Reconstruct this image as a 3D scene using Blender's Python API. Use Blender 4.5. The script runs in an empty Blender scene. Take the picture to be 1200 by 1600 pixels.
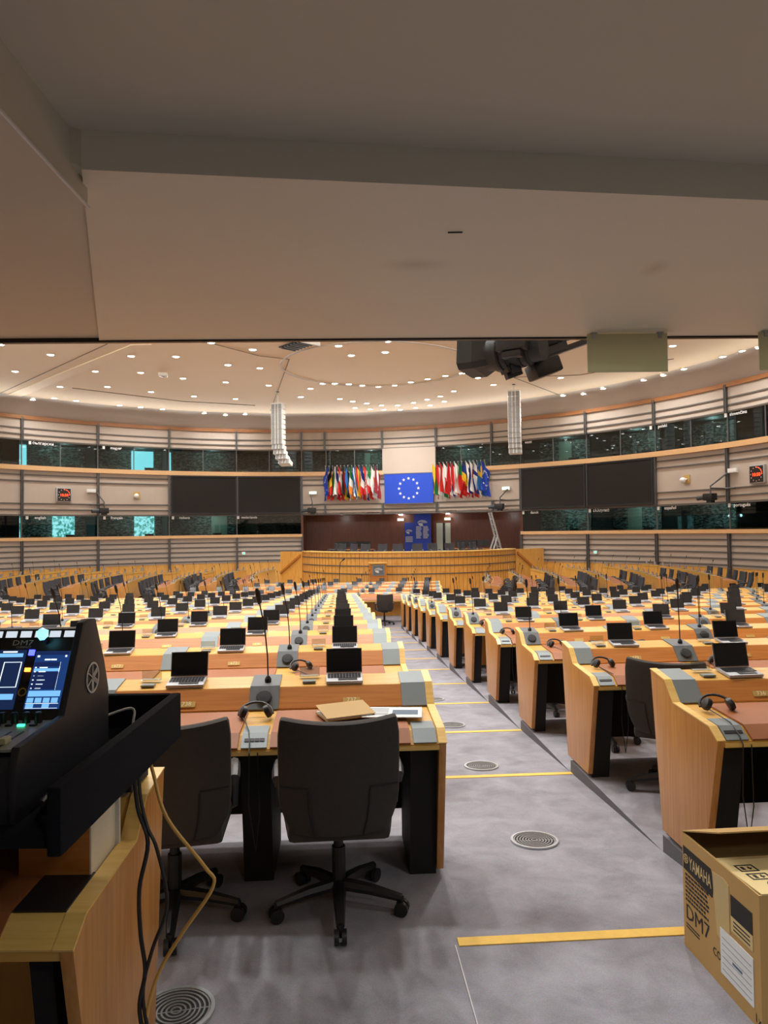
# European parliament chamber seen from an alcove at the back: built object by object.
E_VIS, E_NEAR, E_CEIL_FILL, E_ALC_FILL, EXPO = 125.0, 350.0, 30.0, 62.0, 0.85
import bpy, bmesh, math, random
from mathutils import Matrix, Vector
random.seed(7)
SC = bpy.context.scene
COL = SC.collection
PI = math.pi
rad = math.radians

# ------------------------------------------------------------------ materials
def srgb(r, g, b):
    f = lambda c: (c/255/12.92) if c/255 <= 0.04045 else ((c/255+0.055)/1.055)**2.4
    return (f(r), f(g), f(b), 1.0)

def mat(name, col, rough=0.6, metal=0.0, emit=None, estr=0.0, spec=0.5, noise=0.0, nscale=8.0, coat=0.0, bump=0.0, bscale=200.0):
    m = bpy.data.materials.new(name); m.use_nodes = True
    nt = m.node_tree; p = nt.nodes['Principled BSDF']
    c = col if len(col) == 4 else srgb(*col)
    p.inputs['Base Color'].default_value = c
    p.inputs['Roughness'].default_value = rough
    p.inputs['Metallic'].default_value = metal
    p.inputs['Specular IOR Level'].default_value = spec
    if coat: p.inputs['Coat Weight'].default_value = coat
    if emit:
        p.inputs['Emission Color'].default_value = srgb(*emit)
        p.inputs['Emission Strength'].default_value = estr
    tc = None
    if noise or bump:
        tc = nt.nodes.new('ShaderNodeTexCoord')
    if noise:
        n = nt.nodes.new('ShaderNodeTexNoise'); n.inputs['Scale'].default_value = nscale
        n.inputs['Detail'].default_value = 4
        nt.links.new(tc.outputs['Object'], n.inputs['Vector'])
        mx = nt.nodes.new('ShaderNodeMix'); mx.data_type = 'RGBA'
        lo = [max(0, x*(1-noise)) for x in c[:3]] + [1]; hi = [min(1, x*(1+noise)) for x in c[:3]] + [1]
        mx.inputs['A'].default_value = lo; mx.inputs['B'].default_value = hi
        nt.links.new(n.outputs['Fac'], mx.inputs['Factor'])
        nt.links.new(mx.outputs['Result'], p.inputs['Base Color'])
    if bump:
        n2 = nt.nodes.new('ShaderNodeTexNoise'); n2.inputs['Scale'].default_value = bscale
        nt.links.new(tc.outputs['Object'], n2.inputs['Vector'])
        b = nt.nodes.new('ShaderNodeBump'); b.inputs['Strength'].default_value = bump; b.inputs['Distance'].default_value = 0.01
        nt.links.new(n2.outputs['Fac'], b.inputs['Height']); nt.links.new(b.outputs['Normal'], p.inputs['Normal'])
    return m

def wood(name, c1, c2, rough=0.35, stretch=(1.2, 26, 26), coat=0.15):
    m = bpy.data.materials.new(name); m.use_nodes = True
    nt = m.node_tree; p = nt.nodes['Principled BSDF']
    p.inputs['Roughness'].default_value = rough
    p.inputs['Coat Weight'].default_value = coat
    p.inputs['Coat Roughness'].default_value = 0.25
    tc = nt.nodes.new('ShaderNodeTexCoord'); mp = nt.nodes.new('ShaderNodeMapping')
    mp.inputs['Scale'].default_value = stretch
    n = nt.nodes.new('ShaderNodeTexNoise'); n.inputs['Scale'].default_value = 2.2
    n.inputs['Detail'].default_value = 6; n.inputs['Distortion'].default_value = 0.5
    r = nt.nodes.new('ShaderNodeValToRGB')
    r.color_ramp.elements[0].position = 0.3; r.color_ramp.elements[0].color = srgb(*c1)
    r.color_ramp.elements[1].position = 0.72; r.color_ramp.elements[1].color = srgb(*c2)
    nt.links.new(tc.outputs['Object'], mp.inputs['Vector']); nt.links.new(mp.outputs['Vector'], n.inputs['Vector'])
    nt.links.new(n.outputs['Fac'], r.inputs['Fac']); nt.links.new(r.outputs['Color'], p.inputs['Base Color'])
    return m

def glassmat(name, tint, gloss=0.1, grough=0.02):
    m = bpy.data.materials.new(name); m.use_nodes = True
    nt = m.node_tree; nt.nodes.remove(nt.nodes['Principled BSDF'])
    out = nt.nodes['Material Output']
    t = nt.nodes.new('ShaderNodeBsdfTransparent'); t.inputs['Color'].default_value = srgb(*tint)
    g = nt.nodes.new('ShaderNodeBsdfGlossy'); g.inputs['Roughness'].default_value = grough
    mx = nt.nodes.new('ShaderNodeMixShader'); mx.inputs['Fac'].default_value = gloss
    nt.links.new(t.outputs[0], mx.inputs[1]); nt.links.new(g.outputs[0], mx.inputs[2])
    nt.links.new(mx.outputs[0], out.inputs['Surface'])
    return m

def translucent(name, c):
    m = bpy.data.materials.new(name); m.use_nodes = True
    nt = m.node_tree; p = nt.nodes['Principled BSDF']; p.inputs['Base Color'].default_value = srgb(*c); p.inputs['Roughness'].default_value = 0.5
    t = nt.nodes.new('ShaderNodeBsdfTranslucent'); t.inputs['Color'].default_value = srgb(*c)
    mx = nt.nodes.new('ShaderNodeMixShader'); mx.inputs['Fac'].default_value = 0.5
    nt.links.new(p.outputs[0], mx.inputs[1]); nt.links.new(t.outputs[0], mx.inputs[2]); nt.links.new(mx.outputs[0], nt.nodes['Material Output'].inputs['Surface'])
    return m

def carpet_mat():
    m = bpy.data.materials.new('carpet'); m.use_nodes = True
    nt = m.node_tree; p = nt.nodes['Principled BSDF']; p.inputs['Roughness'].default_value = 0.95
    p.inputs['Specular IOR Level'].default_value = 0.1
    tc = nt.nodes.new('ShaderNodeTexCoord')
    a = nt.nodes.new('ShaderNodeTexNoise'); a.inputs['Scale'].default_value = 4.5; a.inputs['Detail'].default_value = 8; a.inputs['Roughness'].default_value = 0.62; a.inputs['Distortion'].default_value = 0.35
    b = nt.nodes.new('ShaderNodeTexNoise'); b.inputs['Scale'].default_value = 160; b.inputs['Detail'].default_value = 2
    r = nt.nodes.new('ShaderNodeValToRGB')
    r.color_ramp.elements[0].position = 0.3; r.color_ramp.elements[0].color = srgb(122, 119, 130)
    r.color_ramp.elements[1].position = 0.75; r.color_ramp.elements[1].color = srgb(150, 149, 161)
    mx = nt.nodes.new('ShaderNodeMix'); mx.data_type = 'RGBA'; mx.blend_type = 'OVERLAY'; mx.inputs['Factor'].default_value = 0.35
    for n in (a, b): nt.links.new(tc.outputs['Object'], n.inputs['Vector'])
    nt.links.new(a.outputs['Fac'], r.inputs['Fac']); nt.links.new(r.outputs['Color'], mx.inputs['A'])
    nt.links.new(b.outputs['Color'], mx.inputs['B'])
    hs = nt.nodes.new('ShaderNodeHueSaturation'); hs.inputs['Saturation'].default_value = 0.6
    nt.links.new(mx.outputs['Result'], hs.inputs['Color']); nt.links.new(hs.outputs['Color'], p.inputs['Base Color'])
    bp = nt.nodes.new('ShaderNodeBump'); bp.inputs['Strength'].default_value = 0.35; bp.inputs['Distance'].default_value = 0.004
    nt.links.new(b.outputs['Fac'], bp.inputs['Height']); nt.links.new(bp.outputs['Normal'], p.inputs['Normal'])
    return m

def stone_mat():
    m = bpy.data.materials.new('slate_cladding'); m.use_nodes = True
    nt = m.node_tree; p = nt.nodes['Principled BSDF']; p.inputs['Roughness'].default_value = 0.7
    tc = nt.nodes.new('ShaderNodeTexCoord'); mp = nt.nodes.new('ShaderNodeMapping'); mp.inputs['Scale'].default_value = (3.5, 3.5, 9)
    v = nt.nodes.new('ShaderNodeTexNoise'); v.inputs['Scale'].default_value = 1.6; v.inputs['Detail'].default_value = 6; v.inputs['Roughness'].default_value = 0.7
    r = nt.nodes.new('ShaderNodeValToRGB')
    r.color_ramp.elements[0].position = 0.45; r.color_ramp.elements[0].color = srgb(40, 48, 50)
    r.color_ramp.elements[1].position = 0.60; r.color_ramp.elements[1].color = srgb(190, 194, 184)
    nt.links.new(tc.outputs['Object'], mp.inputs['Vector']); nt.links.new(mp.outputs['Vector'], v.inputs['Vector'])
    nt.links.new(v.outputs['Fac'], r.inputs['Fac']); nt.links.new(r.outputs['Color'], p.inputs['Base Color'])
    return m

def foliage_light():
    m = bpy.data.materials.new('daylit_window'); m.use_nodes = True
    nt = m.node_tree; p = nt.nodes['Principled BSDF']
    tc = nt.nodes.new('ShaderNodeTexCoord'); n = nt.nodes.new('ShaderNodeTexNoise'); n.inputs['Scale'].default_value = 7; n.inputs['Detail'].default_value = 5
    r = nt.nodes.new('ShaderNodeValToRGB')
    r.color_ramp.elements[0].position = 0.42; r.color_ramp.elements[0].color = srgb(70, 140, 130)
    r.color_ramp.elements[1].position = 0.56; r.color_ramp.elements[1].color = srgb(200, 236, 240)
    nt.links.new(tc.outputs['Object'], n.inputs['Vector']); nt.links.new(n.outputs['Fac'], r.inputs['Fac'])
    nt.links.new(r.outputs['Color'], p.inputs['Emission Color']); p.inputs['Emission Strength'].default_value = 2.4
    p.inputs['Base Color'].default_value = (0, 0, 0, 1)
    return m

M = dict(
    wood=wood('light_wood', (200, 150, 64), (218, 172, 88)),
    wood_edge=wood('pale_wood_edge', (222, 180, 94), (238, 200, 120)),
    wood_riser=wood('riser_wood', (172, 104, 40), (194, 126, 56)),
    wood_panel=wood('panel_wood', (176, 118, 54), (198, 142, 76), stretch=(26, 26, 1.2)),
    wood_pod=wood('podium_wood', (214, 152, 66), (234, 178, 92), stretch=(5, 5, 1)),
    wood_dark=wood('dark_wall_wood', (92, 44, 26), (112, 58, 34), stretch=(6, 6, 0.8), rough=0.4),
    wood_rim=wood('wall_trim_wood', (206, 160, 108), (226, 184, 132)),
    wood_cornice=wood('cornice_wood', (150, 96, 52), (172, 116, 66)),
    leather=mat('brown_leather', (152, 92, 52), 0.5, noise=0.12, nscale=3, bump=0.1, bscale=500),
    plate=mat('grey_metal_plate', (128, 138, 140), 0.45, 0.3),
    plate_dark=mat('dark_grey_panel', (98, 104, 106), 0.5, 0.2),
    black=mat('black_plastic', (22, 22, 24), 0.45),
    matblack=mat('matt_black_laminate', (20, 18, 18), 0.8),
    felt=mat('black_felt', (26, 27, 32), 0.95, spec=0.1, noise=0.25, nscale=150, bump=0.3, bscale=400),
    grille=mat('speaker_grille', (38, 40, 42), 0.7),
    screen=mat('dark_glass_screen', (30, 33, 36), 0.1, spec=0.7),
    bezel=mat('laptop_bezel', (44, 44, 48), 0.4),
    silver=mat('silver_plastic', (176, 178, 182), 0.4, 0.3),
    chair=mat('charcoal_upholstery', (62, 58, 55), 0.85, spec=0.25, noise=0.15, nscale=60, bump=0.15, bscale=600),
    chair_far=mat('grey_upholstery', (66, 66, 70), 0.8, spec=0.25),
    seam=mat('dark_seam', (34, 32, 31), 0.9),
    armpad=mat('armrest_plastic', (58, 58, 60), 0.35),
    castor=mat('castor_plastic', (28, 28, 30), 0.4),
    carpet=carpet_mat(),
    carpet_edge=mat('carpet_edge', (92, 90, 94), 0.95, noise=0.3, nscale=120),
    yellow=mat('yellow_nosing', (226, 184, 84), 0.7, noise=0.12, nscale=30),
    seamline=mat('carpet_seam', (196, 194, 196), 0.9),
    vent=mat('vent_metal', (150, 150, 150), 0.4, 0.5),
    vent_dark=mat('vent_gap', (24, 24, 26), 0.8),
    wall=mat('beige_wall_panel', (186, 172, 158), 0.65, noise=0.03, nscale=2),
    rib=mat('dark_wall_rib', (92, 86, 80), 0.5),
    post=mat('grey_steel_post', (104, 104, 104), 0.4, 0.5),
    ceil=mat('ceiling_paint', (234, 214, 182), 0.8),
    cove=mat('shaded_cove_grey', (200, 192, 182), 0.8),  # greyer than the ceiling: shade near the wall put into the colour
    seamc=mat('ceiling_joint', (120, 104, 88), 0.8),
    soffit=mat('pale_soffit', (222, 220, 206), 0.5, noise=0.03, nscale=3),
    soffit_up=mat('beige_soffit', (206, 200, 184), 0.6, noise=0.03, nscale=3),
    white=mat('white_plastic', (232, 232, 228), 0.5),
    whitepaint=mat('white_lettering', (245, 245, 245), 0.6, emit=(255, 255, 255), estr=0.0),
    lit=mat('downlight_glow', (255, 255, 255), 0.5, emit=(255, 248, 236), estr=18.0),
    chrome=mat('polished_metal', (200, 200, 200), 0.2, 0.9),
    array=mat('line_array_white', (226, 226, 220), 0.5),
    array_grille=mat('line_array_grille', (150, 152, 152), 0.6),
    tv=mat('projection_screen_dark', (40, 37, 35), 0.6, spec=0.15),
    glass=glassmat('booth_glass', (166, 190, 190), 0.06),
    acrylic=glassmat('clear_acrylic', (232, 236, 232), 0.12, 0.1),
    green=translucent('pale_green_plate', (212, 214, 188)),
    slate=stone_mat(),
    daylit=foliage_light(),
    cyan=mat('bright_booth_window', (0, 0, 0), 0.5, emit=(165, 228, 238), estr=2.2),
    boothin=mat('booth_interior', (60, 62, 62), 0.8),
    paledoor=mat('pale_door', (190, 196, 176), 0.6),
    blue=mat('flag_blue', (28, 70, 190), 0.7),
    bannerblue=mat('banner_blue', (36, 66, 168), 0.6),
    star=mat('star_pale', (232, 232, 214), 0.6),
    redled=mat('red_digits', (20, 4, 2), 0.5, emit=(255, 72, 28), estr=2.2),
    clockface=mat('clock_face', (40, 22, 18), 0.4),
    exitg=mat('exit_sign_lit', (10, 40, 20), 0.5, emit=(190, 240, 200), estr=2.0),
    card=mat('cardboard', (186, 150, 92), 0.85, noise=0.06, nscale=6),
    cardin=mat('cardboard_inside', (168, 136, 82), 0.9, noise=0.06, nscale=5),
    cardtop=mat('pale_cardboard', (212, 190, 136), 0.85, noise=0.05, nscale=6),
    ink=mat('black_ink', (34, 32, 32), 0.7),
    inktape=mat('clear_tape', (196, 172, 118), 0.3),
    paper=mat('white_paper', (226, 228, 228), 0.7),
    tancover=mat('tan_folder', (176, 142, 82), 0.6),
    bluepic=mat('printed_picture', (90, 110, 130), 0.5),
    console=mat('console_body', (44, 44, 48), 0.45, spec=0.4),
    consoleface=mat('console_face', (46, 44, 38), 0.35, 0.3),
    consoledeck=mat('console_deck', (150, 150, 142), 0.4, 0.3),
    scr1=mat('console_screen_dark', (4, 8, 18), 0.25, emit=(14, 28, 56), estr=1.0),
    scr2=mat('console_screen_blue', (4, 8, 18), 0.25, emit=(26, 58, 116), estr=0.6),
    ui1=mat('interface_light_blue', (0, 0, 0), 0.4, emit=(110, 170, 220), estr=0.8),
    ui2=mat('interface_white', (0, 0, 0), 0.4, emit=(225, 240, 250), estr=0.9),
    ui3=mat('interface_navy', (0, 0, 0), 0.4, emit=(16, 30, 70), estr=0.8),
    ledorange=mat('orange_key', (0, 0, 0), 0.4, emit=(255, 130, 50), estr=2.5),
    ledblue=mat('blue_key', (0, 0, 0), 0.4, emit=(60, 70, 255), estr=3.0),
    ledgreen=mat('green_key', (0, 0, 0), 0.4, emit=(60, 230, 160), estr=2.0),
    ledstrip=mat('led_strip', (0, 0, 0), 0.4, emit=(215, 225, 235), estr=0.55),
    crystal=mat('crystal_glow', (150, 190, 200), 0.15, emit=(110, 205, 230), estr=1.6),
    logo=mat('logo_pale', (206, 204, 196), 0.5),
    knob=mat('encoder_knob', (24, 24, 24), 0.4),
    fader=mat('fader_cap', (196, 190, 150), 0.5),
    marble=mat('pale_veneer_board', (220, 210, 184), 0.5, noise=0.08, nscale=12),
    tancable=mat('tan_cable', (196, 154, 76), 0.5),
    blackcable=mat('black_cable', (24, 24, 24), 0.5),
    whitecable=mat('grey_cable', (170, 170, 164), 0.5),
    lens=mat('lens_hood_grey', (58, 62, 64), 0.55, noise=0.25, nscale=14),
    lensglass=mat('lens_front', (90, 110, 114), 0.3),
    alu=mat('aluminium', (190, 194, 196), 0.35, 0.6),
    brass=mat('brass_plate', (196, 164, 92), 0.45, 0.3),
    numtext=mat('number_text', (240, 226, 176), 0.5),
    lampglass=mat('ribbed_lamp_glass', (196, 168, 132), 0.15, spec=0.8),
    near=mat('alcove_wall', (150, 138, 124), 0.8),
)
def flagmat(n, c): return mat('flag_'+n, c, 0.75)
FM = dict(k=flagmat('black', (24, 24, 24)), y=flagmat('yellow', (244, 200, 40)), r=flagmat('red', (208, 36, 34)), w=flagmat('white', (238, 238, 232)),
          g=flagmat('green', (30, 132, 72)), b=flagmat('navy', (30, 50, 132)), o=flagmat('orange', (236, 132, 44)), s=flagmat('sky', (92, 172, 214)),
          e=M['blue'], m=flagmat('maroon', (146, 36, 44)), n=flagmat('light_blue', (44, 110, 178)))

# ------------------------------------------------------------------ mesh builder
class MB:
    def __init__(s): s.v = []; s.f = []; s.m = []
    def add(s, vs, fs, m=0, xf=None):
        o = len(s.v)
        if xf is not None: vs = [tuple(xf @ Vector(p)) for p in vs]
        s.v.extend(vs); s.f.extend([tuple(i+o for i in f) for f in fs]); s.m.extend([m]*len(fs))
        return s
    def box(s, x0, x1, y0, y1, z0, z1, m=0, xf=None):
        vs = [(x, y, z) for z in (z0, z1) for y in (y0, y1) for x in (x0, x1)]
        return s.add(vs, [(0,2,3,1),(4,5,7,6),(0,1,5,4),(2,6,7,3),(0,4,6,2),(1,3,7,5)], m, xf)
    def prism(s, pts, t0, t1, axis='x', m=0, xf=None):
        n = len(pts)
        def P(p, t): return (t, p[0], p[1]) if axis == 'x' else ((p[0], t, p[1]) if axis == 'y' else (p[0], p[1], t))
        vs = [P(p, t0) for p in pts] + [P(p, t1) for p in pts]
        fs = [tuple(range(n))[::-1], tuple(range(n, 2*n))] + [(i, (i+1) % n, (i+1) % n + n, i+n) for i in range(n)]
        return s.add(vs, fs, m, xf)
    def tube(s, pts, r, n=8, m=0, xf=None):
        pts = [Vector(p) for p in pts]; k = len(pts); rs = r if isinstance(r, (list, tuple)) else [r]*k
        vs = []; t0 = (pts[1]-pts[0]).normalized(); u = t0.orthogonal().normalized()
        for i, p in enumerate(pts):
            t = (pts[min(i+1, k-1)]-pts[max(i-1, 0)]).normalized()
            u = (u - t*u.dot(t)).normalized(); w = t.cross(u)
            for j in range(n):
                a = 2*PI*j/n; vs.append(tuple(p + (u*math.cos(a)+w*math.sin(a))*rs[i]))
        fs = [(i*n+j, i*n+(j+1) % n, (i+1)*n+(j+1) % n, (i+1)*n+j) for i in range(k-1) for j in range(n)]
        fs += [tuple(range(n))[::-1], tuple(range((k-1)*n, k*n))]
        return s.add(vs, fs, m, xf)
    def lathe(s, prof, n=16, m=0, xf=None):
        k = len(prof); vs = [(r*math.cos(2*PI*j/n), r*math.sin(2*PI*j/n), z) for r, z in prof for j in range(n)]
        fs = [(i*n+j, i*n+(j+1) % n, (i+1)*n+(j+1) % n, (i+1)*n+j) for i in range(k-1) for j in range(n)]
        fs += [tuple(range(n))[::-1], tuple(range((k-1)*n, k*n))]
        return s.add(vs, fs, m, xf)
    def ring(s, ri, ro, z0, z1, n=32, m=0, xf=None):
        vs = []
        for r, z in ((ri, z0), (ro, z0), (ro, z1), (ri, z1)):
            vs += [(r*math.cos(2*PI*j/n), r*math.sin(2*PI*j/n), z) for j in range(n)]
        fs = [(a*n+j, a*n+(j+1) % n, ((a+1) % 4)*n+(j+1) % n, ((a+1) % 4)*n+j) for a in range(4) for j in range(n)]
        return s.add(vs, fs, m, xf)
    def sphere(s, c, r, n=10, m=0, sc=(1, 1, 1)):
        prof = [(max(1e-4, math.sin(PI*i/n))*r, -math.cos(PI*i/n)*r) for i in range(n+1)]
        x = Matrix.Translation(c) @ Matrix.Diagonal((*sc, 1))
        return s.lathe(prof, n+2, m, x)
    def grid(s, fn, nu, nv, m=0, mf=None):
        vs = [fn(i/nu, j/nv) for j in range(nv+1) for i in range(nu+1)]
        o = len(s.v); s.v.extend(vs)
        for j in range(nv):
            for i in range(nu):
                a = o+j*(nu+1)+i; s.f.append((a, a+1, a+nu+2, a+nu+1)); s.m.append(mf((i+.5)/nu, (j+.5)/nv) if mf else m)
        return s
    def mesh(s, name, mats, smooth=False, bevel=0, fix=True):
        me = bpy.data.meshes.new(name); me.from_pydata(s.v, [], s.f)
        me.polygons.foreach_set('material_index', s.m)
        for x in (mats if isinstance(mats, (list, tuple)) else [mats]): me.materials.append(x)
        if bevel or fix:
            bm = bmesh.new(); bm.from_mesh(me)
            if fix: bmesh.ops.recalc_face_normals(bm, faces=bm.faces)
            if bevel:
                es = [e for e in bm.edges if len(e.link_faces) == 2 and e.calc_face_angle(0) > 0.5]
                bmesh.ops.bevel(bm, geom=es, offset=bevel, segments=2, affect='EDGES', profile=0.6, clamp_overlap=True)
            bm.to_mesh(me); bm.free()
        if smooth or bevel:
            me.polygons.foreach_set('use_smooth', [True]*len(me.polygons)); me.set_sharp_from_angle(angle=rad(40))
        me.update(); return me

def obj(name, mb, mats=None, parent=None, loc=(0, 0, 0), rot=(0, 0, 0), smooth=False, bevel=0, fix=True):
    me = mb.mesh(name, mats, smooth, bevel, fix) if isinstance(mb, MB) else mb
    o = bpy.data.objects.new(name, me); COL.objects.link(o)
    o.location = loc; o.rotation_euler = rot
    if parent: o.parent = parent
    return o
def tag(o, label, cat, group=None, kind=None):
    o['label'] = label; o['category'] = cat
    if group: o['group'] = group
    if kind: o['kind'] = kind
    return o
def thing(name, label=None, cat=None, loc=(0, 0, 0), rz=0, group=None, rot=None):
    o = bpy.data.objects.new(name, None); COL.objects.link(o); o.empty_display_size = 0.1
    o.location = loc; o.rotation_euler = rot if rot else (0, 0, rz)
    if label: tag(o, label, cat, group)
    return o
def struct(name, mb, mats, smooth=False, fix=True, loc=(0, 0, 0), rz=0):
    o = obj(name, mb, mats, smooth=smooth, fix=fix, loc=loc, rot=(0, 0, rz)); o['kind'] = 'structure'; return o
KIDS = {}
def kids(o): return [c for c in o.children]
def dup(o, parent=None, loc=None, rot=None):
    c = o.copy(); COL.objects.link(c)
    if parent is not None: c.parent = parent
    if loc is not None: c.location = loc
    if rot is not None: c.rotation_euler = rot
    for ch in TREE.get(o.name, ()): dup(ch, c)
    return c
TREE = {}
def freeze(o):   # remember a template's children once, so copying stays quick
    TREE[o.name] = list(o.children)
    for c in o.children: freeze(c)
    return o
def text_mesh(body, size, align='CENTER', depth=0.0, bold=False):
    cu = bpy.data.curves.new('lettering', 'FONT'); cu.body = body; cu.size = size
    cu.align_x = align; cu.align_y = 'CENTER'; cu.extrude = depth; cu.resolution_u = 2
    if bold: cu.offset = size*0.008
    o = bpy.data.objects.new('lettering', cu); COL.objects.link(o)
    dg = bpy.context.evaluated_depsgraph_get(); me = bpy.data.meshes.new_from_object(o.evaluated_get(dg))
    bpy.data.objects.remove(o); bpy.data.curves.remove(cu); return me
def text(name, body, size, material, parent, loc, rotm, align='CENTER', bold=False, sx=1.0):
    me = text_mesh(body, size, align, 0.0, bold); me.materials.clear(); me.materials.append(material)
    if sx != 1.0: me.transform(Matrix.Diagonal((sx, 1, 1, 1)))
    o = obj(name, me, parent=parent); o.matrix_local = Matrix.Translation(loc) @ rotm.to_4x4(); return o
def basis(xd, yd):
    x = Vector(xd).normalized(); y = Vector(yd).normalized(); z = x.cross(y)
    return Matrix((x, y, z)).transposed()

ORD = ['first','second','third','fourth','fifth','sixth','seventh','eighth','ninth','tenth','eleventh','twelfth','thirteenth','fourteenth','fifteenth',
       'sixteenth','seventeenth','eighteenth','nineteenth','twentieth','twenty-first','twenty-second','twenty-third','twenty-fourth','twenty-fifth','twenty-sixth','twenty-seventh','twenty-eighth','twenty-ninth','thirtieth']

# ------------------------------------------------------------------ camera and frames
cam = bpy.data.cameras.new('camera'); co = bpy.data.objects.new('camera', cam); COL.objects.link(co)
cam.sensor_fit = 'VERTICAL'; cam.sensor_height = 36; cam.sensor_width = 27; cam.lens = 36*1110/1600
cam.clip_start = 0.05; cam.clip_end = 200
co.matrix_world = Matrix.Translation((0, 0, 1.70)) @ (Matrix.Rotation(PI/2+math.atan(30/1110), 4, 'X') @ Matrix.Rotation(-0.0125, 4, 'Z'))
SC.camera = co
TH = math.atan(70/1110)             # the aisle runs a little left of straight ahead
CT, ST = math.cos(TH), math.sin(TH)
def av(a, v, z=0): return (a*CT - v*ST, a*ST + v*CT, z)
HC = (-3.6, 21.6); RW = 19.2        # centre and radius of the curved hall wall
def wp(phi, r=RW, z=0): return (HC[0]+r*math.sin(rad(phi)), HC[1]+r*math.cos(rad(phi)), z)
STEP = 0.094; PITCH = 1.53; NF = 12; ZF = -STEP*NF
def zk(k): return -STEP*max(0, min(k, NF))
# ------------------------------------------------------------------ floor
AL, AR = 0.52, 1.77                 # aisle edges
fl = MB()
def bL(k): return 4.12+PITCH*k      # far edge of platform k, left of the aisle
def bR(k): return 3.88 if k == 0 else 3.93+PITCH*k
def vL(k): return 4.08 if k == 0 else 4.23+PITCH*k
def vR(k): return 3.97 if k == 0 else 5.60+1.515*(k-1)
def fbox(a0, a1, v0, v1, z, mtop=0):
    c = [av(a0, v0), av(a1, v0), av(a1, v1), av(a0, v1)]
    vs = [(p[0], p[1], z-0.4) for p in c] + [(p[0], p[1], z) for p in c]
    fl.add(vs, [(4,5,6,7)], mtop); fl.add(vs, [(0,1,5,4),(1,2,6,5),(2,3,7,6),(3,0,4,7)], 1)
fbox(-16, AL, -4, bL(0), 0); fbox(AR, 16, -4, bR(0), 0)
for k in range(1, NF): fbox(-24, AL, bL(k-1), bL(k), zk(k)); fbox(AR, 22, bR(k-1), bR(k), zk(k))
fbox(-26, AL, bL(NF-1), 50, ZF); fbox(AR, 24, bR(NF-1), 50, ZF)
# aisle: flat near the camera, then a ramp that falls one step per row
prof = [(-4, 0), (2.98, 0)] + [(bR(k), zk(k+1)) for k in range(NF)] + [(50, ZF)]
for (v0, z0), (v1, z1) in zip(prof, prof[1:]):
    c = [av(AL, v0, z0), av(AR, v0, z0), av(AR, v1, z1), av(AL, v1, z1)]
    fl.add(c, [(0, 1, 2, 3)], 0)
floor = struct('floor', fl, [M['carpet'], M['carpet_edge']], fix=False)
def aisle_z(v):
    for (v0, z0), (v1, z1) in zip(prof, prof[1:]):
        if v0 <= v <= v1: return z0+(z1-z0)*(v-v0)/(v1-v0)
    return ZF
# yellow step edgings across the aisle
for i, v in enumerate([2.98] + [bR(k) for k in range(1, NF)]):
    b = MB(); z = aisle_z(v)
    w = 0.055
    c = [av(AL-0.05 if i == 0 else AL, v-w, aisle_z(v-w)+0.004), av(AR, v-w, aisle_z(v-w)+0.004), av(AR, v, z+0.006), av(AL-0.05 if i == 0 else AL, v, z+0.006)]
    b.add([(p[0], p[1], p[2]-0.02) for p in c]+c, [(4,5,6,7),(0,1,5,4),(1,2,6,5),(2,3,7,6),(3,0,4,7)])
    o = obj('step_edging', b, M['yellow'])
    tag(o, 'yellow strip across the aisle carpet, %s one from the camera' % ORD[i], 'step edging', 'yellow step edgings')
# carpet joint beside the near desks
for (a0, v0, a1, v1) in [(0.455, 2.2, 0.455, 2.93), (-2.5, 2.93, 0.44, 2.93)][:1]:
    b = MB(); p, q = Vector(av(a0, v0, 0.002)), Vector(av(a1, v1, 0.002))
    b.tube([p, q], 0.003, 4); struct('trim_90', b, M['seamline'])
# round floor diffusers
def make_vent():
    t = thing('floor_vent')
    b = MB(); b.lathe([(0.001, 0.002), (0.128, 0.002), (0.128, -0.01), (0.001, -0.01)], 32); obj('dark_well', b, M['vent_dark'], t)
    b = MB()
    for i in range(7): b.ring(0.014+i*0.0165, 0.0205+i*0.0165, 0.0, 0.006, 36)
    b.box(-0.126, 0.126, -0.003, 0.003, -0.002, 0.003)
    obj('ring_grille', b, M['vent'], t)
    b = MB(); b.ring(0.122, 0.136, 0.0, 0.009, 36); obj('rim', b, M['alu'], t)
    return t
vt = freeze(make_vent())
slope = math.atan(STEP/PITCH)
vents = [(0.849, 4.172, 'round floor vent nearest on the aisle ramp, large silver rings'), (0.758, 5.773, 'round floor vent second along the aisle ramp'),
         (0.668, 7.342, 'round floor vent third along the aisle ramp'), (0.58, 8.86, 'round floor vent fourth along the aisle ramp'), (-0.761, 2.571, 'round floor vent on carpet beside the wooden console desk')]
for i, (x, y, lab) in enumerate(vents):
    v = -x*ST+y*CT
    o = vt if i == 0 else dup(vt)
    onr = i < 4
    z = aisle_z(v) if onr else 0
    o.location = (x, y, z+0.002); o.rotation_euler = (-slope, 0, TH) if onr else (0, 0, 0.2)
    tag(o, lab, 'floor vent', 'floor vents')

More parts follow.
